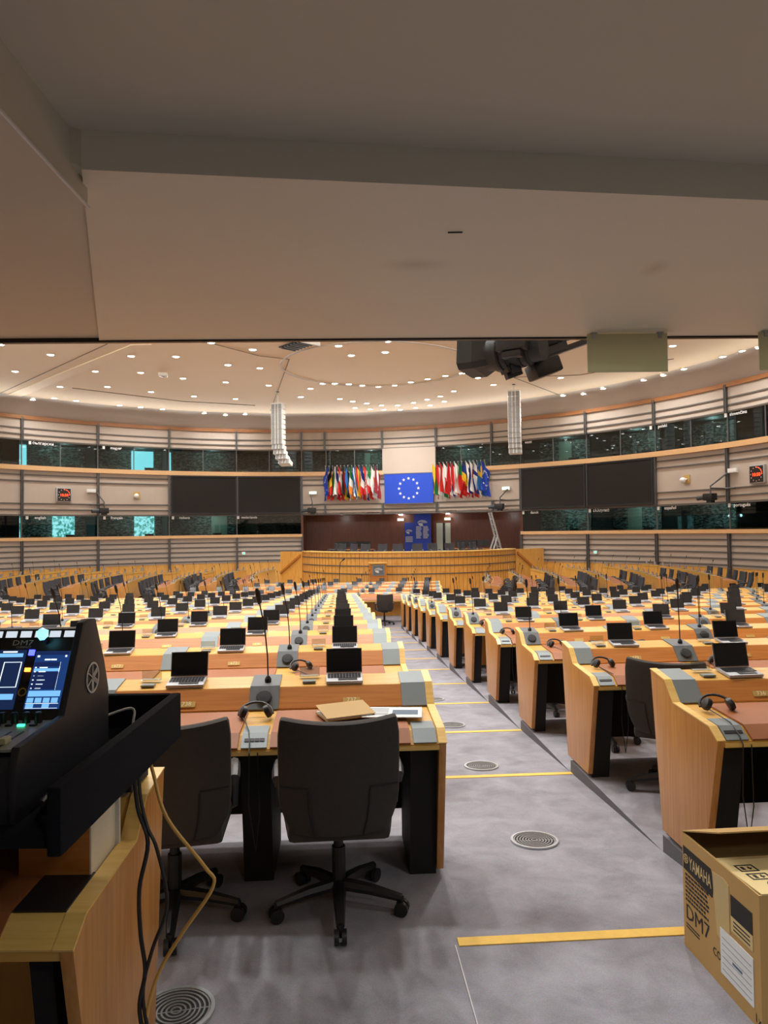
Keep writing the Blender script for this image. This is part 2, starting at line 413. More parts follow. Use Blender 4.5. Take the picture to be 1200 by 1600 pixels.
# ------------------------------------------------------------------ curved hall wall
Z_TOP, Z_TRB, Z_UB, Z_ST, Z_SB, Z_MB, Z_WT, Z_WB, Z_BB, Z_LB = 7.6, 7.42, 6.38, 5.15, 4.92, 2.75, 2.68, 1.60, 1.44, 0.02
AX = 15.55
MUL_L = [-3.3-10.97*i for i in range(0, 8)]      # post angles left of the podium opening
MUL_R = [34.4+10.97*i for i in range(0, 8)]
def arc(mb, p0, p1, z0, z1, r=RW, th=0.12, m=0, n=None):
    n = n or max(1, int(abs(p1-p0)/2.2+0.5)); vs = []
    for i in range(n+1):
        f = p0+(p1-p0)*i/n
        vs += [wp(f, r, z0), wp(f, r, z1), wp(f, r+th, z0), wp(f, r+th, z1)]
    fs = []
    for i in range(n):
        a = 4*i; fs += [(a, a+4, a+5, a+1), (a+1, a+5, a+7, a+3), (a+2, a+3, a+7, a+6), (a, a+2, a+6, a+4)]
    fs += [(0, 1, 3, 2), (4*n, 4*n+2, 4*n+3, 4*n+1)]
    mb.add(vs, fs, m)
LEND, REND = MUL_L[-1], MUL_R[-1]
def wall(name, p0, p1, low=True):
    b = MB()
    arc(b, p0, p1, Z_UB, Z_TRB)                       # upper cladding
    arc(b, p0, p1, Z_MB, Z_SB)                        # middle cladding
    for z in (6.98, 6.68, 6.42): arc(b, p0, p1, z-0.03, z+0.03, RW-0.05, 0.05, 1)
    for z in (4.70, 4.40, 3.28, 2.98): arc(b, p0, p1, z-0.03, z+0.03, RW-0.05, 0.05, 1)
    if low:
        arc(b, p0, p1, Z_LB, Z_BB)
        for z in (1.18, 0.92, 0.66, 0.40, 0.14): arc(b, p0, p1, z-0.028, z+0.028, RW-0.05, 0.05, 1)
        arc(b, p0, p1, ZF, Z_LB, RW+0.03, 0.1, 2)
    return struct(name, b, [M['wall'], M['rib'], M['wood_pod']])
wall('wall_left', LEND, -3.3); wall('wall_right', 34.4, REND); wall('wall_far', -3.3, 34.4, False)
# the rest of the ring, behind and beside the camera's alcove
b = MB(); arc(b, REND, 153, ZF, Z_TOP); arc(b, 207, 360+LEND, ZF, Z_TOP); arc(b, 153, 207, 2.62, Z_TOP)
struct('wall_near', b, M['wall'])
# wooden rails: cornice, two sills, and a thin rail under the middle cladding
tn = [0]
def trim(p0, p1, z0, z1, material, dr=0.1, th=0.2):
    b = MB(); arc(b, p0, p1, z0, z1, RW-dr, th); tn[0] += 1
    struct('trim_%d' % tn[0], b, material)
trim(LEND, REND, Z_TRB, Z_TOP, M['wood_cornice'])
for p0, p1 in ((LEND, 10.7), (19.9, REND)): trim(p0, p1, Z_SB, Z_ST, M['wood_rim'], 0.16, 0.35)
for p0, p1 in ((LEND, -3.3), (34.4, REND)): trim(p0, p1, Z_BB, Z_WB, M['wood_rim'], 0.16, 0.35)
trim(LEND, REND, Z_WT-0.01, Z_MB, M['rib'], 0.06, 0.2)
# steel posts
def post(phi, z0, z1, w=0.11, d=0.14):
    b = MB(); x = Matrix.Translation(wp(phi, RW-0.07)) @ Matrix.Rotation(-rad(phi), 4, 'Z')
    b.box(-w/2, -w/2+0.035, -d/2, d/2, z0, z1, 0, x); b.box(w/2-0.035, w/2, -d/2, d/2, z0, z1, 0, x); b.box(-w/2, w/2, -0.01, 0.02, z0, z1, 0, x)
    tn[0] += 1; struct('trim_%d' % tn[0], b, M['post'])
for ph in MUL_L + MUL_R:
    if -62 < ph < 92:
        post(ph, Z_UB, Z_TRB+0.1); post(ph, Z_WT, Z_ST); post(ph, ZF, Z_WB+0.02)
for ph in (0.7, 10.65, 20.0, 29.6): post(ph, Z_UB, Z_TRB+0.1); post(ph, Z_MB, 3.3)
# glass bays, slim glazing bars
wn = [0]
def bay(p0, p1, z0, z1, bars):
    b = MB(); arc(b, p0, p1, z0, z1, RW+0.05, 0.012, n=3); wn[0] += 1
    w = struct('window_%d' % wn[0], b, M['glass'])
    f = MB()
    for fr in bars:
        x = Matrix.Translation(wp(p0+(p1-p0)*fr, RW+0.03)) @ Matrix.Rotation(-rad(p0+(p1-p0)*fr), 4, 'Z')
        f.box(-0.02, 0.02, -0.03, 0.03, z0, z1, 0, x)
    obj('glazing_bar', f, M['post'], w)
angs_l = list(zip(MUL_L[1:], MUL_L)); angs_r = list(zip(MUL_R, MUL_R[1:]))
for p0, p1 in angs_l + angs_r:
    if p1 > -62 and p0 < 92:
        bay(p0, p1, Z_ST, Z_UB, (0.0, 0.5)); bay(p0, p1, Z_WB, Z_WT, (0.0,))
bay(-3.3, 10.7, Z_ST, Z_UB, (0.0, 0.3, 0.65)); bay(19.9, 34.4, Z_ST, Z_UB, (0.3, 0.65, 1.0))
# blank panel between the two upper glass runs, above the big flag
b = MB(); arc(b, 10.7, 19.9, Z_SB-0.02, Z_UB+0.02, RW-0.12, 0.14, n=1); struct('wall_centre', b, M['wall'])
# interpreters' booths behind the glass
b = MB(); RB = 21.7
arc(b, LEND, -3.3, 1.2, 3.0, RB); arc(b, 34.4, REND, 1.2, 3.0, RB); arc(b, LEND, REND, 4.9, 6.7, RB)
struct('wall_booths', b, M['slate'])
b = MB()
for z, a0, a1 in ((1.2, LEND, -3.3), (1.2, 34.4, REND), (2.82, LEND, REND), (4.85, LEND, REND), (6.5, LEND, REND)): arc(b, a0, a1, z, z+0.06, RW+0.14, 2.6)
struct('floor_booths', b, M['boothin'])
b = MB()
for ph in MUL_L + MUL_R + [-3.3, 34.4]:
    for z0, z1 in ((1.2, 2.9), (4.9, 6.55)):
        x = Matrix.Translation(wp(ph, RW+1.5)) @ Matrix.Rotation(-rad(ph), 4, 'Z'); b.box(-0.04, 0.04, -1.1, 1.1, z0, z1, 0, x)
struct('wall_partitions', b, M['boothin'])
def booth_pane(p0, p1, z0, z1, material, r=RB-0.06):
    b = MB(); arc(b, p0, p1, z0, z1, r, 0.04, n=1); wn[0] += 1; struct('window_%d' % wn[0], b, material)
for a0, a1, up, mt in ((-29.8, -26.6, 1, 'cyan'), (-24.5, -24.0, 1, 'cyan'), (-45.6, -44.2, 1, 'cyan'), (-40.8, -37.8, 0, 'daylit'), (-46.4, -45.0, 0, 'daylit'), (-29.4, -26.5, 0, 'daylit'),
                       (-17.9, -15.5, 0, 'paledoor'), (-12.6, -10.8, 0, 'paledoor'), (47.7, 49.7, 0, 'paledoor'), (37.6, 39.5, 1, 'paledoor'), (66.2, 66.8, 1, 'cyan'), (6.5, 7.4, 1, 'paledoor'), (-58.0, -56.0, 0, 'daylit')):
    booth_pane(a0, a1, 5.2 if up else 1.35, 6.45 if up else 2.72, M[mt])
# booth monitors on the ledge behind the glass
def make_monitor():
    t = thing('booth_monitor'); b = MB(); b.box(-0.24, 0.24, -0.02, 0.02, 0.14, 0.46); obj('screen', b, M['black'], t)
    b = MB(); b.box(-0.03, 0.03, -0.02, 0.02, 0.02, 0.16); b.box(-0.12, 0.12, -0.08, 0.08, 0, 0.02); obj('stand', b, M['black'], t); return t
mon = freeze(make_monitor()); first = True; cnt = {}
for up in (0, 1):
    side_n = 0
    for ph in (-44.5, -39.6, -33.5, -28.0, -22.4, -17.4, -11.5, -7.0, 3.0, 26.0, 38.0, 42.0, 49.0, 53.5, 59.5, 64.0):
        if not up and -3 < ph < 34: continue
        o = mon if first else dup(mon); first = False
        o.location = wp(ph, RW+0.75, (4.91 if up else 1.26)+0.0); o.rotation_euler = (0, 0, -rad(ph))
        tag(o, 'dark booth monitor behind the %s glass, %s from the left' % ('upper' if up else 'lower', ORD[side_n]), 'monitor', 'monitors in the booths'); side_n += 1
        s = MB()
# desks the booth monitors stand on
for up in (0, 1):
    b = MB()
    for a0, a1 in (((LEND, -3.3), (34.4, REND)) if not up else ((LEND, REND),)):
        arc(b, a0, a1, (4.87 if up else 1.22), (4.91 if up else 1.26), RW+0.3, 0.8)
    struct('trim_%d' % (95+up), b, M['boothin'])
# language names on the glass
def sign_at(phi, z, body, size=0.2):
    t = thing('language_sign', 'white lettering reading %s on the dark booth glass' % body, 'sign', wp(phi, RW-0.03, z), -rad(phi), 'language names on the booths')
    text('lettering', body, size, M['whitepaint'], t, (0, 0, 0), basis((1, 0, 0), (0, 0, 1)), bold=True)
    b = MB(); b.box(-0.06, 0.06, -0.01, 0.01, -0.08, 0.08); obj('marker', b, M['white'], t, loc=(-0.62, 0, 0))
for ph, z, w in ((-44.2, 6.28, 'български'), (-33.5, 6.28, 'magyar'), (-44.6, 2.58, 'english'), (-33.4, 2.58, 'français'), (-22.8, 2.58, 'italiano'), (-12.2, 2.58, 'nederlands'),
                 (36.6, 2.58, 'dansk'), (47.6, 2.58, 'ελληνικά'), (58.5, 2.58, 'español'), (69.2, 2.58, 'português'), (57.6, 6.28, 'polski'), (35.8, 6.28, 'eesti'), (69.0, 6.28, 'slovenčina')):
    sign_at(ph, z, w)

# two pairs of dark projection screens
def big_screen(p0, p1, lab):
    ph = (p0+p1)/2; w = 2*RW*math.sin(rad(p1-p0)/2)-0.1
    t = thing('projection_screen', lab, 'screen', wp(ph, RW*math.cos(rad(p1-p0)/2)-0.14, 2.78), -rad(ph), 'dark screens on the gallery wall')
    b = MB(); b.box(-w/2+0.06, w/2-0.06, -0.03, 0.03, 0.07, 2.05); obj('display', b, M['tv'], t)
    b = MB()
    for x0, x1, z0, z1 in ((-w/2, w/2, 0, 0.07), (-w/2, w/2, 2.05, 2.12), (-w/2, -w/2+0.06, 0.07, 2.05), (w/2-0.06, w/2, 0.07, 2.05)): b.box(x0, x1, -0.05, 0.04, z0, z1)
    obj('frame', b, M['black'], t)
big_screen(-25.1, -14.2, 'dark blank screen left of the flags, outer one of that pair'); big_screen(-14.2, -3.4, 'dark blank screen left of the flags, inner one beside them')
big_screen(34.6, 45.4, 'dark blank screen right of the flags, inner one beside them'); big_screen(45.5, 56.3, 'dark blank screen right of the flags, outer one of that pair')

# the large flag panel
ph = 15.3
t = thing('large_flag', 'large blue flag panel with a ring of twelve pale stars', 'flag', wp(ph, RW*math.cos(rad(4.2))-0.16, 3.26), -rad(ph))
b = MB(); b.box(-1.41, 1.41, -0.03, 0.03, 0, 1.66); obj('panel', b, M['blue'], t)
b = MB()
for x0, x1, z0, z1 in ((-1.45, 1.45, -0.04, 0), (-1.45, 1.45, 1.66, 1.7)): b.box(x0, x1, -0.04, 0.04, z0, z1)
obj('edge_rail', b, M['post'], t)
for i in range(12):
    a = 2*PI*i/12; cx, cz = 0.56*math.sin(a), 0.83+0.56*math.cos(a)
    b = MB(); pts = [((0.095 if j % 2 == 0 else 0.038)*math.sin(PI*j/5)+cx, (0.095 if j % 2 == 0 else 0.038)*math.cos(PI*j/5)+cz) for j in range(10)]
    b.prism(pts, -0.04, -0.028, 'y'); obj('star', b, M['star'], t)

# draped national flags
def flag(phi, mats, pick, lab, lean):
    t = thing('flag', lab, 'flag', wp(phi, RW-0.2, 4.86), -rad(phi), 'flags beside the blue panel')
    b = MB(); tip = (0.02*lean, -0.42, 0.55)
    b.tube([(0, 0.05, -0.25), tip], 0.014, 6); b.sphere((tip[0], tip[1], tip[2]+0.02), 0.03, 6); obj('pole', b, M['alu'], t)
    b = MB(); b.box(-0.04, 0.04, 0.0, 0.09, -0.3, -0.18); obj('bracket', b, M['post'], t)
    rs = random.uniform(0, 6); amp = random.uniform(0.035, 0.06)
    def fn(u, v):     # v along the hoist (0 top), u along the fly, which hangs down
        px, py, pz = tip[0]*(1-v), tip[1]*(1-v)+0.0*v, tip[2]-0.62*v
        wob = math.sin(u*5+v*9+rs)*amp*(0.3+u)
        gather = 1-0.25*u
        return (px+(v-0.5)*0.34*lean*gather+wob, py-0.04*math.sin(v*12+rs)*(0.4+u)+wob*0.6-0.03, pz-u*1.55*(1-0.12*v))
    b = MB(); b.grid(fn, 18, 18, 0, pick); o = obj('cloth', b, mats, t, smooth=True, fix=False)
    return t
def H(s): n = len(s); return ([FM[c] for c in s], lambda u, v: min(n-1, int(v*n)))
def V(s): n = len(s); return ([FM[c] for c in s], lambda u, v: min(n-1, int(u*n)))
def cross(a, c): return ([FM[a], FM[c]], lambda u, v: 1 if (0.3 < u < 0.45 or 0.4 < v < 0.6) else 0)
def euf(): return ([FM['e'], M['star']], lambda u, v: 1 if (abs(math.hypot(u-0.5, v-0.5)-0.3) < 0.035 and int(math.atan2(u-.5, v-.5)*3.8+20) % 2) else 0)
left = [(euf(), 'drooping blue flag with pale stars at the left end of the left flag row'), (V('kyr'), 'drooping black, yellow and red flag second from left in left flag row'), (H('wgr'), 'drooping white, green and red flag of horizontal bands, left flag row'),
        (([FM['w'], FM['r'], FM['b']], lambda u, v: 2 if u < 0.45*(1-abs(2*v-1)) else (0 if v < .5 else 1)), 'drooping white and red flag with blue wedge, left flag row'),
        (cross('r', 'w'), 'drooping red flag with a white cross, left flag row'), (H('kry'), 'drooping flag of horizontal black, red and gold bands, left flag row'), (H('nkw'), 'drooping blue, black and white flag, left flag row'),
        (V('gwo'), 'drooping green, white and orange flag, left flag row'), (H('nwnwnwnwn'), 'drooping blue and white striped flag, left flag row'), (H('ryyr'), 'drooping red, yellow and red flag, left flag row'),
        (V('bwr'), 'drooping flag of vertical blue, white and red bands, left flag row'),
        (([FM['r'], FM['w'], FM['b']], lambda u, v: ((0 if int(u*14+0.5) % 2 == int(v*14) % 2 else 1) if (abs(u-.5) < .14 and abs(v-.5) < .22) else min(2, int(v*3)))), 'drooping red, white and blue flag with a checkered shield, left flag row'),
        (V('gwr'), 'drooping flag of vertical green, white and red bands, left flag row'), (([FM['w'], FM['o'], FM['g']], lambda u, v: 1 if abs(u-.45) < .16 and abs(v-.5) < .18 else (2 if 0.68 < u < .76 and abs(v-.5) < .2 else 0)), 'drooping white flag with orange patch, left flag row'),
        (([FM['m'], FM['w']], lambda u, v: 1 if .4 < v < .6 else 0), 'drooping maroon flag with thin white stripe beside the blue panel')]
right = [(H('ygr'), 'drooping yellow, green and red flag beside the blue panel'), (H('rws'), 'drooping red, white and sky blue flag, right flag row'), (H('rwg'), 'drooping red, white and green flag of horizontal bands, right flag row'), (V('wr'), 'drooping flag half white half red vertically, right flag row'),
         (H('rwb'), 'drooping flag of horizontal red, white and blue bands, right flag row'), (H('rwr'), 'drooping red, white and red flag, right flag row'), (H('wr'), 'drooping flag white above red, right flag row'),
         (([FM['g'], FM['r'], FM['y']], lambda u, v: 2 if math.hypot(u-.4, (v-.5)*.8) < .14 else (0 if u < .4 else 1)), 'drooping green and red flag with yellow disc, right flag row'), (V('byr'), 'drooping blue, yellow and red flag of vertical bands, right flag row'),
         (([FM['w'], FM['b'], FM['r']], lambda u, v: 1 if (0.12 < u < .3 and .2 < v < .5) else min(2, int(v*3))), 'drooping white, blue and red flag with small shield, right flag row'),
         (([FM['w'], FM['b'], FM['r']], lambda u, v: (2 if abs(u-.3) < .12 and abs(v-.5) < .25 else min(2, int(v*3)))), 'drooping white, blue and red flag with large red shield, right flag row'),
         (cross('w', 'b'), 'drooping white flag with a blue cross, right flag row'), (cross('n', 'y'), 'drooping blue flag with a yellow cross, right flag row'), (euf(), 'drooping blue flag with pale stars at the right end of right flag row')]
for i, ((ms, pk), lab) in enumerate(left): flag(1.0+i*9.0/14, ms, pk, lab, -1 if i < 3 else 0.8)
for i, ((ms, pk), lab) in enumerate(right): flag(20.3+i*8.6/13, ms, pk, lab, 1)

# podium recess: wood wall, lintel, doors, banner
b = MB(); arc(b, -8, 39, ZF, 2.9, 21.9, 0.1); struct('wall_recess', b, M['wood_dark'])
b = MB()
for ph in (-3.3, 34.4):
    x = Matrix.Translation(wp(ph, 20.6)) @ Matrix.Rotation(-rad(ph), 4, 'Z'); b.box(-0.06, 0.06, -1.4, 1.4, ZF, 2.75, 0, x)
struct('wall_recess_side', b, M['wood_dark'])
b = MB(); arc(b, -3.3, 34.4, 2.7, 2.82, RW, 2.8); struct('ceiling_recess', b, M['wood_dark'])
def on_recess(phi, z, r=21.8): return wp(phi, r, z)
def emblem(parent, cx, cz, w, y, material):
    for i in range(5):
        b = MB(); r0 = w*(0.5-0.085*i); pts = []
        n = 14; a0, a1 = (PI*0.02, PI*(0.98-0.08*i))
        pts = [(cx+r0*math.cos(a0+(a1-a0)*j/n), cz+r0*0.62*math.sin(a0+(a1-a0)*j/n)) for j in range(n+1)]
        pts += [(cx+(r0-w*0.05)*math.cos(a0+(a1-a0)*j/n), cz+(r0-w*0.05)*0.62*math.sin(a0+(a1-a0)*j/n)) for j in range(n, -1, -1)]
        b.prism(pts, y-0.006, y, 'y'); obj('emblem_arc', b, material, parent)
    b = MB(); pts = [(cx-w*0.42*math.cos(PI*j/16)*1.0, cz-w*0.3*math.sin(PI*j/16)) for j in range(17)]
    b.prism(pts[:10]+[(cx, cz)], y-0.006, y, 'y'); obj('emblem_half_disc', b, material, parent)
t = thing('banner', 'tall blue banner with white emblem and text blocks behind the podium', 'banner', wp(15.9, 21.45, 0.1), -rad(15.9))
b = MB(); b.box(-0.52, 0.52, -0.02, 0.02, 0, 2.58); obj('panel', b, M['bannerblue'], t)
emblem(t, 0.0, 2.05, 0.6, -0.02, M['logo'])
b = MB()
for i in range(12):
    z = 1.85-i*0.062
    for x0 in (-0.4, 0.03): b.box(x0+random.uniform(0, 0.02), x0+0.36+random.uniform(-0.1, 0), -0.026, -0.018, z-0.018, z+0.014)
obj('text_block', b, M['logo'], t)
t = thing('side_banner', 'narrow dark blue banner with pale emblem left of the tall one', 'banner', wp(13.6, 21.75, 0.1), -rad(13.6))
b = MB(); b.box(-0.3, 0.3, -0.02, 0.02, 0.05, 2.1); obj('panel', b, M['bannerblue'], t)
emblem(t, -0.02, 1.55, 0.42, -0.02, M['logo'])
b = MB()
for i in range(6): b.box(-0.24, 0.2, -0.026, -0.018, 1.25-i*0.06-0.016, 1.25-i*0.06+0.012)
obj('text_block', b, M['logo'], t)
b = MB(); arc(b, 17.9, 18.9, ZF, 2.15, 21.86, 0.03, n=1); arc(b, 19.3, 20.15, ZF, 2.15, 21.86, 0.03, n=1)
d = struct('door_1', b, M['paledoor'])
b = MB(); arc(b, 18.9, 19.3, ZF, 2.15, 21.86, 0.03, n=1); obj('door_gap', b, M['screen'], d)
for i, ph in enumerate((12.3, 19.9)):
    t = thing('exit_sign', 'small lit green exit sign %s of the tall blue banner' % ('left' if i == 0 else 'right'), 'sign', wp(ph, 21.6, 2.3), -rad(ph), 'exit signs over the podium')
    b = MB(); b.box(-0.2, 0.2, -0.04, 0.04, 0, 0.16); obj('housing', b, M['white'], t)
    b = MB(); b.box(-0.17, 0.17, -0.05, -0.04, 0.02, 0.14); obj('lit_face', b, M['exitg'], t)
    b = MB(); b.lathe([(0.1, 0.40), (0.12, 0.36), (0.001, 0.36)], 12); obj('downlight', b, M['lit'], t)

# podium
PC = (1.2, 37.3); PR = 5.7; ZP = 0.73
def pod(beta, r, z=0): return (PC[0]+r*math.sin(rad(beta)), PC[1]-r*math.cos(rad(beta)), z)
t = thing('podium', 'long curved light wood podium front with horizontal grooves before the recess', 'podium', (0, 0, 0))
def parc(b, b0, b1, z0, z1, r, th, m=0, n=28):
    vs = []
    for i in range(n+1):
        a = b0+(b1-b0)*i/n; vs += [pod(a, r, z0), pod(a, r, z1), pod(a, r-th, z0), pod(a, r-th, z1)]
    fs = []
    for i in range(n):
        q = 4*i; fs += [(q, q+4, q+5, q+1), (q+1, q+5, q+7, q+3), (q+2, q+3, q+7, q+6), (q, q+2, q+6, q+4)]
    fs += [(0, 1, 3, 2), (4*n, 4*n+2, 4*n+3, 4*n+1)]; b.add(vs, fs, m)
B0, B1 = -66, 66
b = MB(); parc(b, B0, B1, ZF, ZP, PR, 0.1); obj('front_wall', b, M['wood_pod'], t)
b = MB()
for z in (0.5, 0.14, -0.22): parc(b, B0, B1, z-0.022, z+0.022, PR+0.03, 0.05)
obj('groove_rail', b, M['rib'], t)
b = MB(); parc(b, B0, B1, ZP, ZP+0.05, PR+0.06, 0.5); obj('top_rail', b, M['wood_edge'], t)
b = MB()
for i in range(61):
    a = B0+(B1-B0)*i/60; x = Matrix.Translation(pod(a, PR+0.004)) @ Matrix.Rotation(rad(a), 4, 'Z'); b.box(-0.006, 0.006, -0.006, 0.006, ZF, ZP, 0, x)
obj('panel_joint', b, M['wood_riser'], t)
b = MB(); parc(b, B0, B1, -0.1, 0.0, PR-0.1, 4.2); parc(b, B0, B1, 0.0, 0.15, PR-0.75, 1.7); obj('stage_floor', b, M['carpet'], t)
b = MB(); parc(b, B0, B1, 0.55, 0.6, PR-0.15, 0.6); obj('worktop', b, M['wood'], t)
for s, p0, p1 in (('left', (-4.02, 35.0), (-5.25, 36.1)), ('right', (6.42, 35.0), (8.15, 36.6))):
    d = Vector((p1[0]-p0[0], p1[1]-p0[1], 0)); L = d.length; an = math.atan2(d.y, d.x)
    x = Matrix.Translation((p0[0], p0[1], 0)) @ Matrix.Rotation(an, 4, 'Z')
    b = MB(); b.box(0, L, -0.05, 0.05, ZF, 0.74, 0, x); obj('side_wing', b, M['wood_pod'], t)
    b = MB(); sg = -1 if s == 'left' else 1
    y0, y1 = (-0.12, -0.05) if sg > 0 else (0.05, 0.12)
    b.prism([(0.1, 0.62), (L-0.05, 0.62-L*0.55), (L-0.05, 0.50-L*0.55), (0.1, 0.50)], y0, y1, 'y', 0, x); obj('stair_rail', b, M['wood_riser'], t)
b = MB()
parc(b, -44, -17, ZF, ZF+0.42, PR+0.75, 0.6, 0, 8); o = obj('dark_block', b, M['matblack']); tag(o, 'low dark block at the foot of the podium left of the lectern', 'step')  # plain black block against the podium foot
# lectern with crest
t = thing('lectern', 'wooden lectern with a square emblem plaque in front of the podium', 'lectern', (-0.3, 30.9, ZF), 0.12)
b = MB(); b.prism([(-0.32, 0), (0.32, 0), (0.36, 1.42), (-0.36, 1.42)], -0.2, 0.2, 'y'); obj('body', b, M['wood_riser'], t)
b = MB(); b.box(-0.4, 0.4, -0.25, 0.25, 1.42, 1.47); obj('top', b, M['wood'], t)
b = MB(); b.box(-0.26, 0.26, -0.235, -0.20, 0.92, 1.38); obj('plaque', b, M['plate'], t)
b = MB(); b.box(-0.22, 0.22, -0.245, -0.235, 0.96, 1.34); pl = obj('plaque_face', b, M['plate_dark'], t)
emblem(t, 0, 1.14, 0.36, -0.245, M['logo'])
# podium stand microphone
t = thing('stand_microphone', 'tall thin floor microphone standing before the podium left of the lectern', 'microphone', (-1.95, 30.6, ZF))
b = MB(); b.lathe([(0.14, 0), (0.14, 0.03), (0.02, 0.05)], 12); obj('base', b, M['black'], t)
b = MB(); b.tube([(0, 0, 0.04), (0, 0, 1.2), (0.05, -0.02, 1.5), (0.16, -0.05, 1.62)], 0.015, 6); obj('stem', b, M['black'], t)
b = MB(); b.tube([(0.14, -0.045, 1.6), (0.24, -0.06, 1.68)], 0.035, 8); obj('windscreen', b, M['black'], t)
# ladder
t = thing('step_ladder', 'aluminium A-frame ladder standing on the podium before the dark wood wall', 'ladder', (5.75, 36.9, 0.0), 0.25)
for s in (-1, 1):
    b = MB(); b.tube([(-0.42, s*0.24, 0), (-0.02-0.27, s*0.14, 2.62)][:1]+[(-0.32, s*0.14, 2.6)], 0.05, 6) if False else b.tube([(0.42, s*0.24, 0.0), (-0.26, s*0.15, 2.6)], 0.05, 6); obj('rail', b, M['alu'], t)
    b = MB(); b.tube([(-0.42, s*0.24, 0.0), (0.06, s*0.19, 1.38)], 0.045, 6); obj('rear_leg', b, M['alu'], t)
for i in range(8):
    f = 0.1+i*0.11; b = MB(); b.box(-0.04, 0.04, -0.24+0.08*f, 0.24-0.08*f, -0.015, 0.015); obj('tread', b, M['alu'], t, loc=(0.42-0.68*f, 0, 2.6*f))
# ------------------------------------------------------------------ wall fittings
def clock(phi, z, body, lab):
    t = thing('wall_clock', lab, 'clock', wp(phi, RW-0.06, z), -rad(phi), 'digital wall clocks')
    b = MB(); b.box(-0.36, 0.36, -0.07, 0.05, -0.36, 0.36); obj('housing', b, M['alu'], t, bevel=0.02)
    b = MB(); b.box(-0.32, 0.32, -0.085, -0.07, -0.32, 0.32); obj('face', b, M['clockface'], t)
    text('digits', body, 0.19, M['redled'], t, (0, -0.09, -0.02), basis((1, 0, 0), (0, 0, 1)), bold=True)
    b = MB()
    for i in range(14):
        a = i*PI/2/13; b.box(-0.010, 0.010, -0.092, -0.084, -0.010, 0.010, 0, Matrix.Translation((0.27*math.sin(a), 0, 0.27*math.cos(a))))
    obj('seconds_ring', b, M['redled'], t)
    b = MB()
    for i in range(12):
        a = i*PI/6; b.box(-0.018, 0.018, -0.09, -0.084, -0.018, 0.018, 0, Matrix.Translation((0.27*math.sin(a), 0, 0.27*math.cos(a))))
    obj('hour_mark', b, M['logo'], t)
clock(-41.3, 3.74, '10:50', 'square digital clock with red figures on the left gallery wall')
clock(71.7, 3.74, '10:50', 'square digital clock with red figures on the right gallery wall')
for ph, z, lab in ((-30.3, 3.8, 'small white globe fitting on the left gallery wall'), (61.1, 3.8, 'small white globe fitting on the right gallery wall')):
    t = thing('wall_fitting', lab, 'wall fitting', wp(ph, RW, z), -rad(ph), 'globe wall fittings')
    b = MB(); b.box(-0.16, 0.16, -0.04, 0.0, -0.18, 0.18); obj('backplate', b, M['brass'], t)
    b = MB(); b.tube([(0, -0.02, 0), (-0.05, -0.14, -0.02)], 0.05, 8); b.sphere((-0.06, -0.2, -0.05), 0.13, 8); obj('globe', b, M['white'], t, smooth=True)
for ph, z, lab in ((-37.3, 3.98, 'white emergency light box beside the far left wall post'), (-1.4, 3.95, 'lit white emergency light box left of the flags'), (32.0, 3.9, 'lit white emergency light box right of the flags'), (68.2, 3.98, 'white emergency light box beside the far right wall post')):
    t = thing('emergency_light', lab, 'light', wp(ph, RW-0.09, z), -rad(ph), 'emergency lights')
    b = MB(); b.box(-0.22, 0.22, -0.06, 0.03, -0.09, 0.09); obj('housing', b, M['white'], t)
    b = MB(); b.box(-0.19, 0.19, -0.075, -0.06, -0.06, 0.06); obj('diffuser', b, M['exitg'] if abs(ph) < 35 else M['white'], t)
def wallcam(phi, lab, side):
    t = thing('robotic_camera', lab, 'camera', wp(phi, RW-0.1, 2.95), -rad(phi), 'remote cameras on the gallery wall')
    b = MB(); b.tube([(side*0.05, 0, 0.95), (-side*0.12, -0.75, 0.42), (-side*0.12, -0.75, 0.12)], 0.035, 6); b.tube([(-0.48, -0.08, 0.32), (0.48, -0.08, 0.32)], 0.03, 6); b.tube([(0, 0, 0.32), (-side*0.12, -0.75, 0.34)], 0.03, 6); obj('bracket', b, M['post'], t)
    b = MB(); b.box(-0.26, 0.2, -0.92, -0.6, -0.16, 0.12); obj('housing', b, M['black'], t, loc=(-side*0.12, 0, 0), bevel=0.03)
    b = MB(); b.tube([(-0.2, -0.76, -0.02), (-0.62, -0.8, -0.05)], 0.1, 10); obj('lens', b, M['lens'], t, loc=(-side*0.12, 0, 0))
    b = MB(); b.box(-0.12, 0.12, -0.86, -0.66, -0.26, -0.16); obj('head', b, M['black'], t, loc=(-side*0.12, 0, 0))
wallcam(-36.3, 'black remote camera on a wall bracket at far left', -1); wallcam(-1.7, 'black remote camera on wall bracket left of the flags', -1)
wallcam(32.2, 'black remote camera on wall bracket right of the flags', 1); wallcam(67.2, 'black remote camera on wall bracket at far right by the clock', 1)
for ph, z, lab in ((-13.2, 0.55, 'small white socket on the low left wall'), (46.6, 0.55, 'small white socket with green mark on the low right wall')):
    b = MB(); b.box(-0.1, 0.1, -0.04, 0.0, -0.08, 0.08); b.box(-0.03, 0.05, -0.045, -0.04, -0.04, 0.04, 1); o = obj('wall_socket', b, [M['white'], M['ledgreen']], loc=wp(ph, RW-0.05, z), rot=(0, 0, -rad(ph))); tag(o, lab, 'socket')

